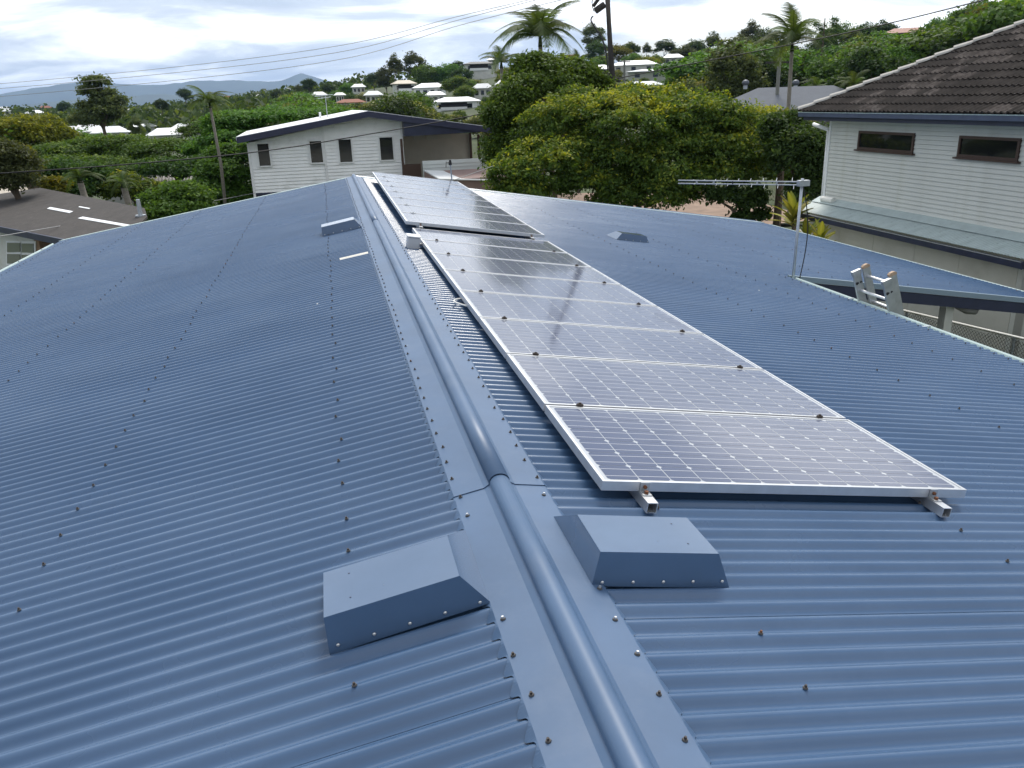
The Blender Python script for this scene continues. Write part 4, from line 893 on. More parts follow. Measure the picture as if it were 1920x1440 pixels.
for (x0, x1) in ((13, 37), (40, 62)):
    w = None
    for (y0, y1) in ((455, 473), (476, 494)):
        q = [WL(x0, y0+(x0-13)*.06), WL(x1, y0+(x1-13)*.06-1), WL(x1, y1+(x1-13)*.06-2), WL(x0, y1)]
        o = MB().prism(q, pv*.03).build('pane', mat('pale_pane', (.16, .18, .16), .15), lh)
    q = [WL(x0-3, 452), WL(x1+3, 452), WL(x1+3, 497), WL(x0-3, 498)]; MB().prism([p_+pv*.02 for p_ in q], pv*.02).build('window_frame', M_white, lh)

# ------------------------------------------------------------------ poles and wires
def bez(pts, n=40):
    t = np.linspace(0, 1, len(pts)); tt = np.linspace(0, 1, n); P = np.array(pts)
    # Catmull-Rom through the control points
    out = []
    for x in tt:
        i = min(int(x*(len(P)-1)), len(P)-2); f = x*(len(P)-1)-i; p0, p1, p2, p3 = P[max(i-1, 0)], P[i], P[i+1], P[min(i+2, len(P)-1)]
        out.append(.5*((2*p1)+(-p0+p2)*f+(2*p0-5*p1+4*p2-p3)*f*f+(-p0+3*p1-3*p2+p3)*f**3))
    return out
PD = 33.0
def wire(name, ctrl, r, m, lab, cat='wire', grp=None): return tag(MB().tube(bez([at_depth(*c) for c in ctrl]), r, 5).build(name, m, smooth=True), lab, cat, grp)
wire('service_cable', [(-120, 333, 24), (0, 325, 24.5), (240, 308, 26), (480, 285, 28), (660, 257, 29.5), (900, 214, 31), (1030, 183, 32), (1143, 150, PD-.2)], .020, M_wire, 'thick black cable sagging past the white house to the pole')
wire('service_cable', [(1143, 150, PD-.2), (1300, 119, 31), (1500, 80, 28), (1700, 36, 25), (1960, -30, 21)], .018, M_wire, 'thick black cable rising from the pole above the tiled roof')
for i, (ya_, yb_, ye) in enumerate(((157, 87, -14), (166, 99, -12), (181, 113, 0))):
    wire('power_line', [(-150, ya_+9, 60), (0, ya_, 57), (330, (ya_+yb_)/2+3.5, 50), (640, yb_-2, 43), (860, (yb_+ye)/2-6 if i < 2 else 48, 38), (1060, ye-2, 34)], .014, M_wireg, ['topmost thin grey power line crossing the clouds', 'middle thin grey power line crossing the clouds', 'lowest thin grey power line crossing the clouds'][i])
wire('thin_service_wire', [(-60, 453, 17), (0, 443, 18), (190, 411, 24), (350, 386, 30), (478, 362, 35.8)], .011, M_wireg, 'thin wire from the white house corner above the brown roof')
wire('guy_wire', [(850, 338, 17.0), (925, 311, 20)], .008, M_wireg, 'short stay wire running up from the service mast')
pb = at_depth(1150, 190, PD); zb0 = zg(pb[0], pb[1])
pt = at_depth(1136, -60, PD)
pe = empty('power_pole', (pb[0], pb[1], zb0)); tag(pe, 'dark timber power pole rising behind the mango tree', 'power pole')
MB().tube([np.array([pb[0]+.05, pb[1], zb0]), pb, pt], [.19, .165, .13], 12).build('shaft', M_pole, pe, smooth=True)
q = at_depth(1124, 14, PD-.3); MB().tube([q+(-.16, 0, -.12), q+(.20, 0, .10)], .13, 10).build('switch_box', M_pole, pe); MB().tube([q+(-.26, 0, .05), q+(-.05, 0, .3)], .07, 8).build('insulator', M_pole, pe)
pts = [at_depth(*c) for c in ((1112, 30, PD-.2), (1108, 38, PD-.2), (1118, 55, PD-.2), (1130, 75, PD-.2), (1138, 110, PD-.15), (1140, 150, PD-.15))]; MB().tube(bez(pts, 20), .03, 6).build('down_lead', M_wire, pe)
pts = [at_depth(*c) for c in ((1116, -20, PD-.2), (1110, 5, PD-.2), (1114, 22, PD-.2))]; MB().tube(bez(pts, 12), .018, 6).build('down_lead', M_wire, pe)
for k2, (x_, y_) in enumerate(((1140, 150), (1158, 150), (1130, 162))): 
    q = at_depth(x_, y_, PD-.2); MB().tube([q+(0, 0, .1), q+(.1, 0, -.25), q+(0, 0, -.45)], .03, 6).build('cable_tail', M_wire, pe)
for (x_, y0_, y1_, d_, lab) in ((1462, 108, 205, 60, 'small grey power pole with crossarm behind the grey roof'), (814, 108, 140, 150, 'thin pole among the hillside roofs')):
    if d_ > 100: x_, y0_, y1_ = 1171, 112, 150
    a_ = at_depth(x_, y0_, d_); b_ = at_depth(x_, y1_, d_); e2 = empty('street_pole', (a_[0], a_[1], zg(a_[0], a_[1]))); tag(e2, lab, 'pole')
    MB().tube([(a_[0], a_[1], zg(a_[0], a_[1])), a_], .14 if d_ < 100 else .2, 8).build('shaft', mat('grey_pole', (.20, .20, .18), .9), e2)
    MB().box(tuple(a_+(-1.1, -.06, -.4)), tuple(a_+(1.1, .06, -.25))).build('crossarm', M_pole, e2)

# ------------------------------------------------------------------ vegetation
def leaf_mesh(name, pos, nrm, size, tint, m, aspect=.5, r=None):
    """one small diamond leaf per position"""
    r = r or rng; n = len(pos)
    nrm = nrm/np.linalg.norm(nrm, axis=1, keepdims=True)
    a = r.normal(size=(n, 3)); a -= (a*nrm).sum(1, keepdims=True)*nrm; a /= np.linalg.norm(a, axis=1, keepdims=True); b = np.cross(nrm, a)
    L = (size*r.uniform(.7, 1.3, n))[:, None]; Wd = L*aspect
    v = np.stack([pos-a*L*.5, pos+b*Wd*.5+nrm*L*.06, pos+a*L*.5, pos-b*Wd*.5+nrm*L*.06], 1).reshape(-1, 3)
    me = bpy.data.meshes.new(name); me.vertices.add(4*n); me.vertices.foreach_set('co', v.astype(np.float32).ravel())
    me.loops.add(4*n); me.loops.foreach_set('vertex_index', np.arange(4*n, dtype=np.int32)); me.polygons.add(n); me.polygons.foreach_set('loop_start', np.arange(0, 4*n, 4, dtype=np.int32)); me.polygons.foreach_set('loop_total', np.full(n, 4, dtype=np.int32))
    me.materials.append(m); me.update(calc_edges=True)
    at = me.attributes.new('tint', 'FLOAT', 'POINT'); at.data.foreach_set('value', np.repeat(np.clip(tint, 0, 1), 4).astype(np.float32)); return me
def crown_points(lobes, n, clump, r, shell=.75, flat=1.0, young=.3):
    """lobes: list of (cx,cy,cz,rx,ry,rz). Leaves gather in small clumps near the lobe surfaces"""
    lob = np.array(lobes, float); vol = (lob[:, 3]*lob[:, 4]+lob[:, 4]*lob[:, 5]+lob[:, 3]*lob[:, 5]); pr = vol/vol.sum()
    nc = max(12, n//26); k = r.choice(len(lob), nc, p=pr); d = r.normal(size=(nc, 3)); d /= np.linalg.norm(d, axis=1, keepdims=True); d[:, 2] = np.where(d[:, 2] < -.35, -d[:, 2]*.6, d[:, 2])
    rad = shell+(1-shell)*r.random(nc)**.5; rad *= r.uniform(.86, 1.1, nc)
    cc = lob[k, :3]+d*rad[:, None]*lob[k, 3:]
    # drop clumps buried deep in other lobes
    ins = np.zeros(nc)
    for q in lob: ins = np.maximum(ins, 1-np.linalg.norm((cc-q[:3])/q[3:], axis=1))
    cc = cc[ins < .45]; d = d[ins < .45]; nc = len(cc)
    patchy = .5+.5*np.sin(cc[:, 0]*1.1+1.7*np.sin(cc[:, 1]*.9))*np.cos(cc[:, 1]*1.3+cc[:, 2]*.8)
    ct = np.clip(r.normal(.30, .15, nc)+young*1.25*np.clip((d[:, 2]-.15)*1.6, 0, 1)*(.35+.65*patchy)*r.uniform(.5, 1, nc), 0, 1)  # upper clumps get yellower tint: new growth, plus light on tops put into colour
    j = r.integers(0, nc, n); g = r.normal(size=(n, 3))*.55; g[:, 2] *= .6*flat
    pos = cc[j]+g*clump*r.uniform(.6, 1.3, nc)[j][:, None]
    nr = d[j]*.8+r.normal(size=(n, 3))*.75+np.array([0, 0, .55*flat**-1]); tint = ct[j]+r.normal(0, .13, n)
    return pos, nr, tint
def random_lobes(r, R, Hc, n, sq=.8, base=0.35):
    out = [(0, 0, base*Hc+.5*Hc*(1-base), R*.7, R*.7, Hc*.42)]
    for i in range(n):
        a = r.uniform(0, 6.28); q = r.uniform(.35, .72)*R; s = r.uniform(.28, .5)*R
        out.append((q*math.cos(a), q*math.sin(a), Hc*r.uniform(base, .86), s, s*r.uniform(.8, 1.2), s*sq))
    return out
def trunk(h, r0_, lobes, r, nb=6):
    mb = MB(); top = np.array([0, 0, h]); mb.tube([(0, 0, -.3), (.05*h*r.normal(), .05*h*r.normal(), h*.5), top], [r0_, r0_*.8, r0_*.6], 8)
    for lb in lobes[:nb]: c_ = np.array(lb[:3]); mid = (top+c_)/2+np.array([0, 0, .05*h]); mb.tube([top-np.array([0, 0, .1*h]), mid, c_], [r0_*.5, r0_*.32, r0_*.1], 5)
    return mb.mesh('trunk', M_bark)
def tree(name, base, crown_me, trunk_me, label, cat='tree', group=None, rz=0, sc_=1.0):
    e = empty(name, base, rz, scale=sc_); tag(e, label, cat, group); piece('trunk', trunk_me, e, Matrix()); piece('crown', crown_me, e, Matrix()); return e
def px_tree(name, px, py_top, depth, lobes_px, n, leaf, clump, m, label, seed, flat=1.0, young=.3, thick=.9, aspect=.5, group=None, shell=.75, sq=1.0, sub=9):
    """near trees: lobes given as (px, py, rx_px, ry_px, depth offset) and turned into metres at the tree's own distance"""
    r = np.random.default_rng(seed); b = at_depth(px, py_top, depth); zb1 = float(zg(b[0], b[1])); base = np.array([b[0], b[1], zb1]); lob = []
    for (x, y, rx, ry, dd) in lobes_px:
        c_ = at_depth(x, y, depth+dd); k = (depth+dd)/FOC; lob.append((*(c_-base), rx*k, rx*k*thick, ry*k))
    big = list(lob); lob = [(*l[:3], l[3]*.9, l[4]*.9, l[5]*.9) for l in big]
    for l in big:
        for _ in range(sub):
            d = r.normal(size=3); d /= np.linalg.norm(d); d[2] = abs(d[2])*.9-.15; q = np.array(l[:3])+d*np.array(l[3:])*.80; f_ = r.uniform(.18, .42); lob.append((*q, l[3]*f_, l[4]*f_, max(l[5]*f_, l[3]*f_*.6*flat)))
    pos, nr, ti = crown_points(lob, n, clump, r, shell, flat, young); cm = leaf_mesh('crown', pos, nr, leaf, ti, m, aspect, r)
    lob = big; hz = max(.8, min(l[2]-l[5]*.3 for l in lob)); return tree(name, tuple(base), cm, trunk(hz, .10+.02*depth/10, lob, r), label, 'tree', group)

# big mango in the middle and its neighbours
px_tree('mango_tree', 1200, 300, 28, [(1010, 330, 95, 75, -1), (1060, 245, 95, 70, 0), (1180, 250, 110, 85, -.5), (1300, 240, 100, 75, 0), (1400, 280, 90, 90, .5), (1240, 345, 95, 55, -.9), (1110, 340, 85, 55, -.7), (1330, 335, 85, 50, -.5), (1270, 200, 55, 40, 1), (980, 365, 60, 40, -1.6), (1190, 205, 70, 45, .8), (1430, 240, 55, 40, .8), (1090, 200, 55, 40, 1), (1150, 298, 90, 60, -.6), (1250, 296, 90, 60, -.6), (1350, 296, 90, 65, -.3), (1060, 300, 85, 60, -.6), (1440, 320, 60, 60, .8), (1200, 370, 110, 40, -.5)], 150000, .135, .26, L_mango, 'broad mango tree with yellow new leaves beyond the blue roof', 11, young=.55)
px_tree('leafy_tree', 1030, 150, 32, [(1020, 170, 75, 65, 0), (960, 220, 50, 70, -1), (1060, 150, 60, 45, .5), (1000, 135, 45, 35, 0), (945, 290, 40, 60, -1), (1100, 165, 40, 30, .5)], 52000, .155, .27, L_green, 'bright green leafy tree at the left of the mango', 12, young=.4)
px_tree('dark_shrub_tree', 1500, 330, 25, [(1500, 300, 60, 70, 0), (1470, 250, 45, 45, .6), (1520, 360, 45, 45, 0), (1540, 290, 40, 60, .5)], 30000, .13, .24, L_dark, 'dark bushy tree squeezed beside the corner of the board house', 13)
px_tree('yellow_shrub', 1470, 232, 27, [(1478, 226, 22, 18, 0), (1500, 240, 18, 16, 0)], 4500, .12, .18, L_yel, 'small yellow leafed tree under the tiled hip corner', 14, young=.3)
px_tree('drooping_shrub', 1400, 405, 26.5, [(1372, 372, 22, 28, 0), (1410, 380, 30, 36, 0), (1425, 408, 20, 16, 0), (1395, 408, 22, 12, 0), (1340, 372, 20, 20, 0)], 4500, .15, .2, L_dark, 'thin drooping shrub with open branches over the dirt yard', 15, shell=.3)
# feathery poinciana canopies left
px_tree('poinciana_tree', 235, 290, 46, [(120, 288, 80, 22, 0), (215, 275, 85, 24, 1), (310, 285, 85, 26, 0), (150, 310, 80, 22, -2), (260, 315, 95, 24, -2), (60, 300, 60, 20, 0)], 48000, .21, .42, L_rain, 'wide flat crowned poinciana tree below the valley houses', 21, flat=.45, aspect=.38, thick=1.0)
px_tree('poinciana_tree', 430, 260, 44, [(440, 232, 60, 26, 1), (520, 222, 80, 20, 2), (420, 265, 50, 35, 0), (390, 285, 45, 25, 0), (460, 290, 60, 35, 0), (600, 215, 60, 14, 3)], 48000, .21, .42, L_rain, 'feathery green poinciana tree behind the white house roof', 22, flat=.45, aspect=.38)
px_tree('poinciana_tree', 410, 345, 40, [(425, 330, 48, 40, 0), (390, 362, 45, 30, -.5), (445, 372, 42, 30, 0), (430, 295, 40, 25, .5)], 30000, .20, .36, L_rain, 'dark feathery poinciana against the left wall of the white house', 23, flat=.5, aspect=.38, young=.15)
px_tree('round_shrub_tree', 320, 380, 27, [(305, 385, 38, 28, 0), (345, 370, 45, 30, 0), (330, 400, 50, 24, -.5), (370, 392, 30, 24, 0)], 26000, .125, .22, L_green, 'glossy round bush between the brown roof and blue roof', 24, young=.3)
px_tree('pale_tree', 20, 320, 26, [(10, 300, 40, 36, 0), (25, 340, 38, 30, 0), (-20, 330, 50, 60, 0), (45, 312, 26, 24, .5)], 22000, .11, .24, L_gum, 'pale small leafed tree standing over the brown roof', 25)
px_tree('yellow_bush', 50, 318, 30, [(50, 322, 22, 14, 0), (100, 345, 22, 12, 0), (30, 290, 30, 16, 1), (115, 352, 14, 10, 0)], 6000, .12, .2, L_yel, 'yellow leafed bush behind the brown roof', 26)
px_tree('yellow_green_tree', 40, 240, 75, [(30, 245, 50, 24, 0), (70, 240, 42, 22, 0), (100, 258, 42, 20, 0), (10, 262, 50, 24, 0)], 15000, .32, .6, L_yel, 'yellow green spreading tree at the edge of the valley', 27)
px_tree('tall_gum_tree', 190, 220, 95, [(180, 155, 24, 14, 0), (172, 175, 26, 15, 0), (195, 185, 30, 18, 0), (215, 195, 26, 18, 0), (200, 215, 38, 22, 0), (175, 225, 38, 22, 0), (170, 205, 28, 16, 0)], 13000, .36, .6, L_gum, 'tall eucalyptus tree standing above the valley skyline', 28, shell=.5)

px_tree('dense_bush', 130, 330, 33, [(110, 325, 45, 26, 0), (165, 335, 45, 28, 0), (140, 355, 40, 20, -.5), (75, 335, 30, 20, 0)], 20000, .15, .26, L_dark, 'dense dark bush along the back of the brown roof', 51)
px_tree('dense_bush', 250, 350, 33, [(235, 352, 32, 28, 0), (280, 362, 40, 22, 0), (200, 360, 30, 20, 0)], 12000, .15, .24, L_mango, 'olive bush in front of the corrugated shed', 52, young=.35)
px_tree('dense_bush', 330, 318, 42, [(300, 318, 45, 16, 0), (360, 322, 45, 20, 0), (390, 310, 40, 22, 0)], 12000, .2, .3, L_dark, 'dark bush between shed and feathery poinciana', 53)
# palms
def frond_mesh(L, r, droop=.9, leaf=.50, n=52):
    mb = MB(); pts = []
    for i in range(9):
        t = i/8; pts.append(np.array([0, L*(t-.16*droop*t*t), L*(.42*t-.80*droop*t**2.3)]))
    mb.tube(pts, [.03*L/2.5*(1-.85*i/8) for i in range(9)], 4)
    P = np.array(bez(pts, n)); vs, fs = [], []
    for i in range(3, n):
        t = i/n; d = P[i]-P[i-1]; d /= np.linalg.norm(d); ll = leaf*L/2.5*math.sin(math.pi*(.12+.86*t))**.6*1.6
        for sg in (-1, 1):
            out = np.array([sg, 0, 0])*.78+d*.62+np.array([0, 0, -.18-.25*r.random()]); out /= np.linalg.norm(out); tip = P[i]+out*ll+np.array([0, 0, -.12*ll]); w = d*.027*L/2.5
            o = len(vs); vs += [P[i]-w, P[i]+w, tip]; fs.append((o, o+1, o+2))
    mb.add(vs, fs); me = mb.mesh('frond', L_palm); at = me.attributes.new('tint', 'FLOAT', 'POINT'); at.data.foreach_set('value', r.uniform(.2, .8, len(me.vertices)).astype(np.float32)); return me
def palm(px, py, depth, Rpx, nf, label, seed, trunk_r=.14, up=.9, wind=0.0):
    r = np.random.default_rng(seed); c_ = at_depth(px, py, depth); zb1 = float(zg(c_[0], c_[1])); hh = c_[2]-zb1; L = Rpx*depth/FOC*1.25
    e = empty('palm_tree', (c_[0], c_[1], zb1)); tag(e, label, 'palm tree')
    mb = MB(); mb.tube([(0, 0, -.3), (.1, .05, hh*.5), (0, 0, hh)], [trunk_r*1.25, trunk_r, trunk_r*.85], 10); piece('trunk', mb.mesh('trunk', M_palmtrunk, True), e, Matrix())
    mb = MB(); mb.tube([(0, 0, hh-.05*L), (0, 0, hh+.16*L)], [trunk_r*.95, trunk_r*.5], 8); me = mb.mesh('crownshaft', L_palm, True); piece('crownshaft', me, e, Matrix())
    ms = [frond_mesh(L, r, d) for d in (.7, 1.0, 1.3)]
    for i in range(nf):
        az = i*2.39996+r.uniform(-.25, .25); tl = up*(1-(i/nf)**1.1)*1.15+r.uniform(-.1, .15)-.12
        piece('frond', ms[int(r.integers(0, 3))], e, Matrix.Translation((0, 0, hh+.12*L)) @ Matrix.Rotation(az, 4, 'Z') @ Matrix.Rotation(tl, 4, 'X') @ Matrix.Scale(float(r.uniform(.8, 1.1)), 4))
palm(1013, 82, 46, 84, 20, 'tall feather palm with full crown against the clouds', 31)
palm(1485, 92, 50, 74, 15, 'slender palm beside the grey roof with windswept fronds', 32, .13, 1.1)
palm(394, 200, 37, 42, 16, 'lone palm with long pale trunk left of the white house', 33, .07)
palm(940, 125, 60, 44, 11, 'low palm half hidden left of the bright leafy tree', 34)
palm(1083, 128, 44, 30, 8, 'young yellow green palm between leafy tree and pole', 35, .1, 1.3)
palm(1600, 165, 60, 36, 10, 'dark drooping palm behind the tiled roof', 36)
palm(150, 340, 29, 40, 12, 'bushy palm among shrubs behind the brown roof', 37, .12)
palm(232, 350, 28, 34, 11, 'short palm in front of the corrugated grey shed', 38, .12)
palm(1530, 165, 70, 26, 8, 'small thin palm right of the grey roof', 39)

# library of mid and far trees
LIB = {}
def lib(key, seed, R, Hc, nl, n, leaf, clump, m, sq=.8, base=.3, flat=1.0, shell=.7, young=.25, hb=.25):
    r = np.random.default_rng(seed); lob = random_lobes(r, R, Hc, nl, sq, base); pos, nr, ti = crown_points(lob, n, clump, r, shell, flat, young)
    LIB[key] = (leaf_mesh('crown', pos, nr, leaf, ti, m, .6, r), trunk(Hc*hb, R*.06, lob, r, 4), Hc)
lib('round_a', 41, 4.0, 7.5, 9, 7980, 0.42, .8, L_dark); lib('round_b', 42, 4.4, 7.0, 10, 7980, 0.42, .85, L_green); lib('gum_a', 43, 3.6, 10, 9, 6840, 0.41, .8, L_gum, 1.0, .38, shell=.5)
lib('gum_b', 44, 3.0, 11, 8, 6080, 0.41, .75, L_gum, 1.0, .42, shell=.45); lib('yel_a', 45, 3.8, 6.0, 9, 7220, 0.37, .8, L_yel); lib('pale_a', 46, 4.0, 6.0, 10, 7980, 0.37, .8, L_pale, young=.6)
lib('wide_a', 47, 6.0, 6.0, 9, 9880, 0.42, 1.0, L_rain, .45, .5, .5); lib('dark_b', 48, 4.2, 9, 10, 8740, 0.41, .8, L_dark, 1.0, .25); lib('mix_a', 49, 4.2, 8, 11, 8740, 0.41, .8, L_mango, .9, .3); lib('umb', 50, 5.0, 6.5, 7, 7220, 0.41, .9, L_dark, .5, .6, .6)
KIND = {'round_a': 'dark round crowned', 'round_b': 'bright green round', 'gum_a': 'grey green eucalyptus', 'gum_b': 'thin tall eucalyptus', 'yel_a': 'yellow green', 'pale_a': 'pale flowering', 'wide_a': 'wide flat crowned', 'dark_b': 'tall dark green', 'mix_a': 'mottled olive green', 'umb': 'dark umbrella shaped'}
tr_rng = np.random.default_rng(99)
def far_tree(key, px, py_top, depth, hpx, where, lab=None, name=None):
    """a library tree whose top is at the pixel; its height in metres comes from the pixel height at that distance"""
    cm, tm, Hc = LIB[key]; t_ = at_depth(px, py_top, depth); zb1 = float(zg(t_[0], t_[1])); hh = hpx*depth/FOC; s = hh/Hc
    zbase = t_[2]-hh
    if zbase > zb1: pass
    e = tree(name or ('eucalyptus_tree' if 'gum' in key else 'garden_tree'), (t_[0], t_[1], min(zbase, zbase)), cm, tm, lab or ('%s tree %s' % (KIND[key], where)), 'tree', 'trees %s' % where, float(tr_rng.uniform(0, 6.28)), (s*float(tr_rng.uniform(.9, 1.25)), s*float(tr_rng.uniform(.9, 1.25)), s))
    if zbase > zb1+.3:   # long stem down to the hillside
        mb = MB(); mb.tube([(t_[0], t_[1], zb1-.3), (t_[0], t_[1], zbase+.5)], .18*s, 6); put('stem', mb.mesh('stem', M_bark), e)
    return e
# skyline, hill crest, from the valley edge to the right
for k, x, y, d, h in sk: far_tree(k, x, y, d, h, 'along the hill skyline')
# slopes, gardens and the valley floor: trees set down on the terrain, keeping the houses in view
def project(P):
    d = np.asarray(P)-CP; z = d @ CF; return (d @ CR)/z*FOC+W/2, -(d @ CU)/z*FOC+H/2, z
SPECS = []
def ground_tree(key, px, depth, h, where):
    P = at_depth(px, 190, depth); x, y = P[0], P[1]; zb1 = float(zg(x, y)); cm, tm, Hc = LIB[key]; s = h/Hc
    tx, ty, tz = project((x, y, zb1+h))
    if ty < np.interp(px, [-60, 150, 300, 400, 480, 560, 700, 760, 900, 1000, 1100, 1200, 1290, 1400, 1500, 1560, 1650, 1750, 1850, 1930], [226, 224, 206, 196, 188, 176, 168, 150, 140, 112, 104, 100, 98, 80, 84, 70, 62, 60, 18, 5]): return False
    hw_ = 3.6*s*FOC/tz
    for a_, k_ in HSPEC:
        if a_[2] > depth-4 and abs(a_[0]-tx) < a_[3]*.5+hw_*.8 and ty < a_[1]+9: return False
    SPECS.append((h/depth, key, (x, y, zb1-.1), where, float(tr_rng.uniform(0, 6.28)), (s*float(tr_rng.uniform(.9, 1.3)), s*float(tr_rng.uniform(.9, 1.3)), s))); return True
def scatter(n, x0, x1, d0, d1, h0, h1, keys, where):
    k = t = 0
    while k < n and t < n*16:
        t += 1; key = keys[int(tr_rng.integers(len(keys)))]
        k += bool(ground_tree(key, tr_rng.uniform(x0, x1), d0*(d1/d0)**tr_rng.random(), tr_rng.uniform(h0, h1), where))
scatter(120, 1280, 1930, 85, 290, 6, 11.5, ['dark_b', 'gum_a', 'round_a', 'round_b', 'mix_a', 'wide_a', 'gum_b'], 'on the right hill slope')
scatter(110, 540, 1000, 75, 310, 4.5, 9, ['pale_a', 'yel_a', 'mix_a', 'round_b', 'dark_b', 'pale_a', 'round_a'], 'below the hillside houses')
scatter(80, 1000, 1330, 75, 300, 5, 10, ['round_b', 'mix_a', 'dark_b', 'gum_a', 'yel_a'], 'around the hilltop roofs')
scatter(170, -60, 570, 66, 520, 6, 11, ['dark_b', 'round_a', 'wide_a', 'round_b', 'mix_a', 'gum_a', 'pale_a', 'dark_b'], 'in the valley')
scatter(60, 640, 1000, 70, 260, 1.8, 3.6, ['pale_a', 'yel_a', 'mix_a', 'round_b', 'dark_b'], 'below the hillside houses')
scatter(40, 1000, 1340, 90, 260, 2, 4, ['round_b', 'mix_a', 'dark_b', 'yel_a'], 'around the hilltop roofs')
scatter(40, -40, 560, 150, 420, 2.5, 4.5, ['round_b', 'mix_a', 'dark_b', 'wide_a'], 'in the valley')
SPECS.sort(key=lambda q: -q[0]); fv, ft, fm_ = {}, {}, {}
for i, (_, key, loc, where, rz, scl) in enumerate(SPECS):
    cm, tm, Hc = LIB[key]
    if i < 250: tree('eucalyptus_tree' if 'gum' in key else 'garden_tree', loc, cm, tm, '%s tree %s' % (KIND[key], where), 'tree', 'trees %s' % where, rz, scl)
    else:        # the smallest and farthest merge into one wood
        n = len(cm.vertices); co = np.empty(n*3, np.float32); cm.vertices.foreach_get('co', co); co = co.reshape(-1, 3)*np.array(scl); c_, s_ = math.cos(rz), math.sin(rz)
        co = np.stack([co[:, 0]*c_-co[:, 1]*s_, co[:, 0]*s_+co[:, 1]*c_, co[:, 2]], 1)+np.array(loc); tv = np.empty(n, np.float32); cm.attributes['tint'].data.foreach_get('value', tv)
        mname = cm.materials[0].name; fv.setdefault(mname, []).append(co); ft.setdefault(mname, []).append(tv)
if fv:
    v = np.concatenate([np.concatenate(q) for q in fv.values()]); tv = np.concatenate([np.concatenate(q) for q in ft.values()]); mi = np.concatenate([np.full(sum(len(x) for x in q)//4, k) for k, q in enumerate(fv.values())]); n = len(v)//4
    me = bpy.data.meshes.new('hillside_woodland'); me.vertices.add(4*n); me.vertices.foreach_set('co', v.astype(np.float32).ravel()); me.loops.add(4*n); me.loops.foreach_set('vertex_index', np.arange(4*n, dtype=np.int32)); me.polygons.add(n); me.polygons.foreach_set('loop_start', np.arange(0, 4*n, 4, dtype=np.int32)); me.polygons.foreach_set('loop_total', np.full(n, 4, dtype=np.int32))
    for k in fv: me.materials.append(bpy.data.materials[k])
    me.polygons.foreach_set('material_index', mi.astype(np.int32)); me.update(calc_edges=True); at = me.attributes.new('tint', 'FLOAT', 'POINT'); at.data.foreach_set('value', tv); o = put('hillside_woodland', me); tag(o, 'far small trees that merge into one wood on the slopes', 'woodland', kind='stuff')
for k, x, y, d, h, lab in (('dark_b', 300, 186, 260, 26, 'dark tree left of the valley white roofs'), ('round_a', 345, 168, 330, 26, 'lone round tree on the valley skyline beside the palm'), ('dark_b', 118, 190, 400, 24, 'dark conifer like tree before the distant range'), ('gum_a', 252, 222, 120, 44, 'narrow dark cypress row in the valley'), ('wide_a', 380, 232, 85, 50, 'wide tree behind the lone palm')):
    far_tree(k, x, y, d, h, 'in the valley', lab)
# hoop pine on the skyline
hpn = at_depth(1547, 34, 150); e = empty('hoop_pine', (hpn[0], hpn[1], float(zg(hpn[0], hpn[1])))); tag(e, 'open tiered hoop pine on the hill skyline', 'pine tree')
hh = hpn[2]-float(zg(hpn[0], hpn[1])); MB().tube([(0, 0, 0), (0, 0, hh)], [.35, .08], 6).build('trunk', M_bark, e, True)
r = np.random.default_rng(5); pos = []
for i in range(42):
    t = r.random(); az = r.uniform(0, 6.28); L = (1-.45*t)*3.2; z = hh-7.5+7.3*t; c_ = np.array([L*math.cos(az), L*math.sin(az), z+.12*L]); pos.append(c_+r.normal(size=(60, 3))*np.array([.4, .4, .22]))
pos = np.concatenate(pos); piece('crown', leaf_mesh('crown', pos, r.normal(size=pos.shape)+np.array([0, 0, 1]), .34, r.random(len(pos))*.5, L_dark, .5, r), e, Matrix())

# woodland that reads as one mass in the far valley
r = np.random.default_rng(61); n = 2600; az = r.uniform(-34, 9, n); dd = 240*np.exp(r.random(n)*2.35); cx_, cy_ = dd*np.sin(np.radians(az)), dd*np.cos(np.radians(az)); keep = ~((az > -4) & (dd < 420)); cx_, cy_, dd = cx_[keep], cy_[keep], dd[keep]
cz_ = zg(cx_, cy_); pos = []; 
for x, y, z, d in zip(cx_, cy_, cz_, dd):
    R_ = r.uniform(3.5, 7); k_ = 42; q = r.normal(size=(k_, 3)); q /= np.linalg.norm(q, axis=1, keepdims=True); q[:, 2] = abs(q[:, 2]); pos.append(np.array([x, y, z+1])+q*np.array([R_, R_, R_*1.15]))
pos = np.concatenate(pos); o = put('valley_woodland', leaf_mesh('valley_woodland', pos, r.normal(size=pos.shape)+np.array([0, 0, .8]), 2.3, r.random(len(pos)), L_dark, .7, r)); tag(o, 'far off woodland filling the valley to the hills', 'woodland', kind='stuff')

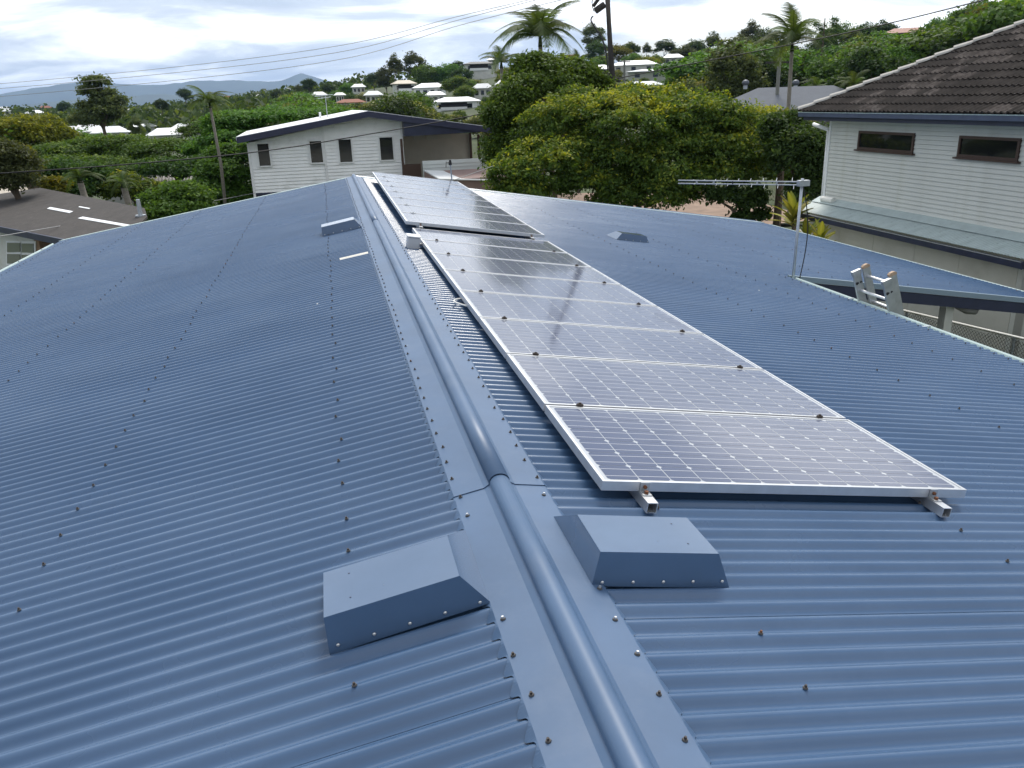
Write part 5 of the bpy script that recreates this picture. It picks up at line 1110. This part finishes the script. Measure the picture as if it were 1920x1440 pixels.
# ------------------------------------------------------------------ far houses
def far_house(px, py_eave, depth, wpx, wall_h, roof_h, rot, roofm, wallm, label, dep=None, over=.6, hip=True, group=None, verandah=False, nwin=3, base_to_ground=True):
    c_ = at_depth(px, py_eave, depth); w = wpx*depth/FOC; d = dep or w*.52; roof_h = roof_h*(1 if dep else .8); zb1 = float(zg(c_[0], c_[1])); zz = c_[2]
    az = math.atan2(c_[0]-CP[0], c_[1]-CP[1]); e = empty('house', (c_[0], c_[1], zb1), -az+rot); tag(e, label, 'house', group)
    ez = zz-zb1; hw, hd = w/2, d/2
    low = min(0, ez-wall_h) if base_to_ground else ez-wall_h
    MB().box((-hw+over, -hd+over, low), (hw-over, hd-over, ez)).build('wall', wallm, e, True)
    rl = max(0, hw-hd*.95) if hip else hw
    MB().add([(-hw, -hd, ez), (hw, -hd, ez), (hw, hd, ez), (-hw, hd, ez), (-rl, 0, ez+roof_h), (rl, 0, ez+roof_h), (-hw, -hd, ez-.15), (hw, -hd, ez-.15), (hw, hd, ez-.15), (-hw, hd, ez-.15)], [(0, 1, 5, 4), (2, 3, 4, 5), (1, 2, 5), (3, 0, 4), (6, 7, 1, 0), (7, 8, 2, 1), (8, 9, 3, 2), (9, 6, 0, 3), (9, 8, 7, 6)]).build('roof', roofm, e, True)
    for i in range(nwin):
        x = -hw+over+(w-2*over)*(i+.5)/nwin; ww = min(1.3, (w-2*over)/nwin*.55)
        MB().box((x-ww/2, -hd+over-.05, ez-wall_h*.62), (x+ww/2, -hd+over-.02, ez-wall_h*.22)).build('window', M_glass, e, True)
    if verandah: MB().box((-hw*.6, -hd+over-.08, ez-wall_h*.75), (hw*.5, -hd+over-.04, ez-.25)).build('verandah', M_dark, e, True); MB().box((-hw*.6, -hd+over-.30, ez-wall_h*.78), (hw*.5, -hd+over-.22, ez-wall_h*.5)).build('balustrade', M_white, e, True)  # thin dark sheet paints the verandah's shade onto the wall front
    return e
for a_, k_ in HSPEC: far_house(*a_, **k_)
for px_ in (1398, 1492):
    c_ = at_depth(px_, 156, 66); e2 = empty('roof_ventilator', (c_[0], c_[1], c_[2]-.35)); tag(e2, 'grey ball ventilator %s' % ('at the hip end of the grey roof' if px_ < 1450 else 'on the grey ridge behind the palm trunk'), 'ventilator')
    mb = MB(); mb.tube([(0, 0, -.1), (0, 0, .25)], .16, 10); mb.build('neck', M_galv, e2, True)
    me = bpy.data.meshes.new('turbine'); bm = bmesh.new(); bmesh.ops.create_uvsphere(bm, u_segments=14, v_segments=8, radius=.29); bm.to_mesh(me); bm.free(); me.materials.append(mat('dark_zinc', (.10, .11, .13), .5, metal=.4)); put('turbine', me, e2, True, Matrix.Translation((0, 0, .38)) @ Matrix.Diagonal((1, 1, .85, 1)))
# shed roof and pavement roofs just beyond the brown house
sh = empty('corrugated_shed', (-9, 40, ZG)); tag(sh, 'grey corrugated shed roof among palms behind the brown house', 'shed')
q = [at_depth(195, 358, 44), at_depth(360, 350, 46), at_depth(360, 329, 50), at_depth(205, 336, 48)]
q[2][2] = max(q[2][2], q[1][2]+.4)
mb = MB(); nn = 48; vs = []
for i in range(nn+1):
    t = i/nn; a_ = q[0]*(1-t)+q[1]*t; b_ = q[3]*(1-t)+q[2]*t; w_ = .05*(1 if i % 2 else -1); vs += [a_+(0, 0, w_), b_+(0, 0, w_)]
mb.add(vs, [(2*i, 2*i+2, 2*i+3, 2*i+1) for i in range(nn)]); mb.build('roof', mat('grey_fibro', (.27, .25, .235), .8, var=.2, vscale=2), sh)
MB().prism([q[0]+(0, 0, -.1), q[1]+(0, 0, -.1), q[1]+(0, 0, -3), q[0]+(0, 0, -3)], (0, .2, 0)).build('wall', M_farwall, sh)
far_house(270, 318, 52, 130, 2.4, .5, .1, M_metalroof, M_farwall, 'white walled building glimpsed through trees behind the corrugated shed', nwin=5)
lr = empty('pale_roof_shed', (-14, 30, ZG)); tag(lr, 'pale ribbed roof under the small leafed tree behind the brown roof', 'shed')
q = [at_depth(-40, 385, 30), at_depth(62, 356, 31), at_depth(45, 344, 34), at_depth(-40, 350, 34)]; MB().prism(q, (0, 0, -.05)).build('roof', M_beigeroof, lr)

# ------------------------------------------------------------------ humid air
hm = bpy.data.materials.new('humid_air'); hm.use_nodes = True; hn, hl = hm.node_tree.nodes, hm.node_tree.links; hn.clear()
pvn = N(hn, 'ShaderNodeVolumePrincipled'); pvn.inputs['Density'].default_value = 6.5e-5; pvn.inputs['Color'].default_value = (.46, .66, 1.0, 1); pvn.inputs['Anisotropy'].default_value = .0
ho = N(hn, 'ShaderNodeOutputMaterial'); hl.new(pvn.outputs[0], ho.inputs['Volume'])
hz_ = MB().box((-19000, -19000, -75), (19000, 19000, 620)).build('haze', hm); tag(hz_, 'pale humid air between the houses and the far hills', 'haze', kind='stuff')
print('objects', len(bpy.data.objects), 'tris', sum(len(m.polygons) for m in bpy.data.meshes))
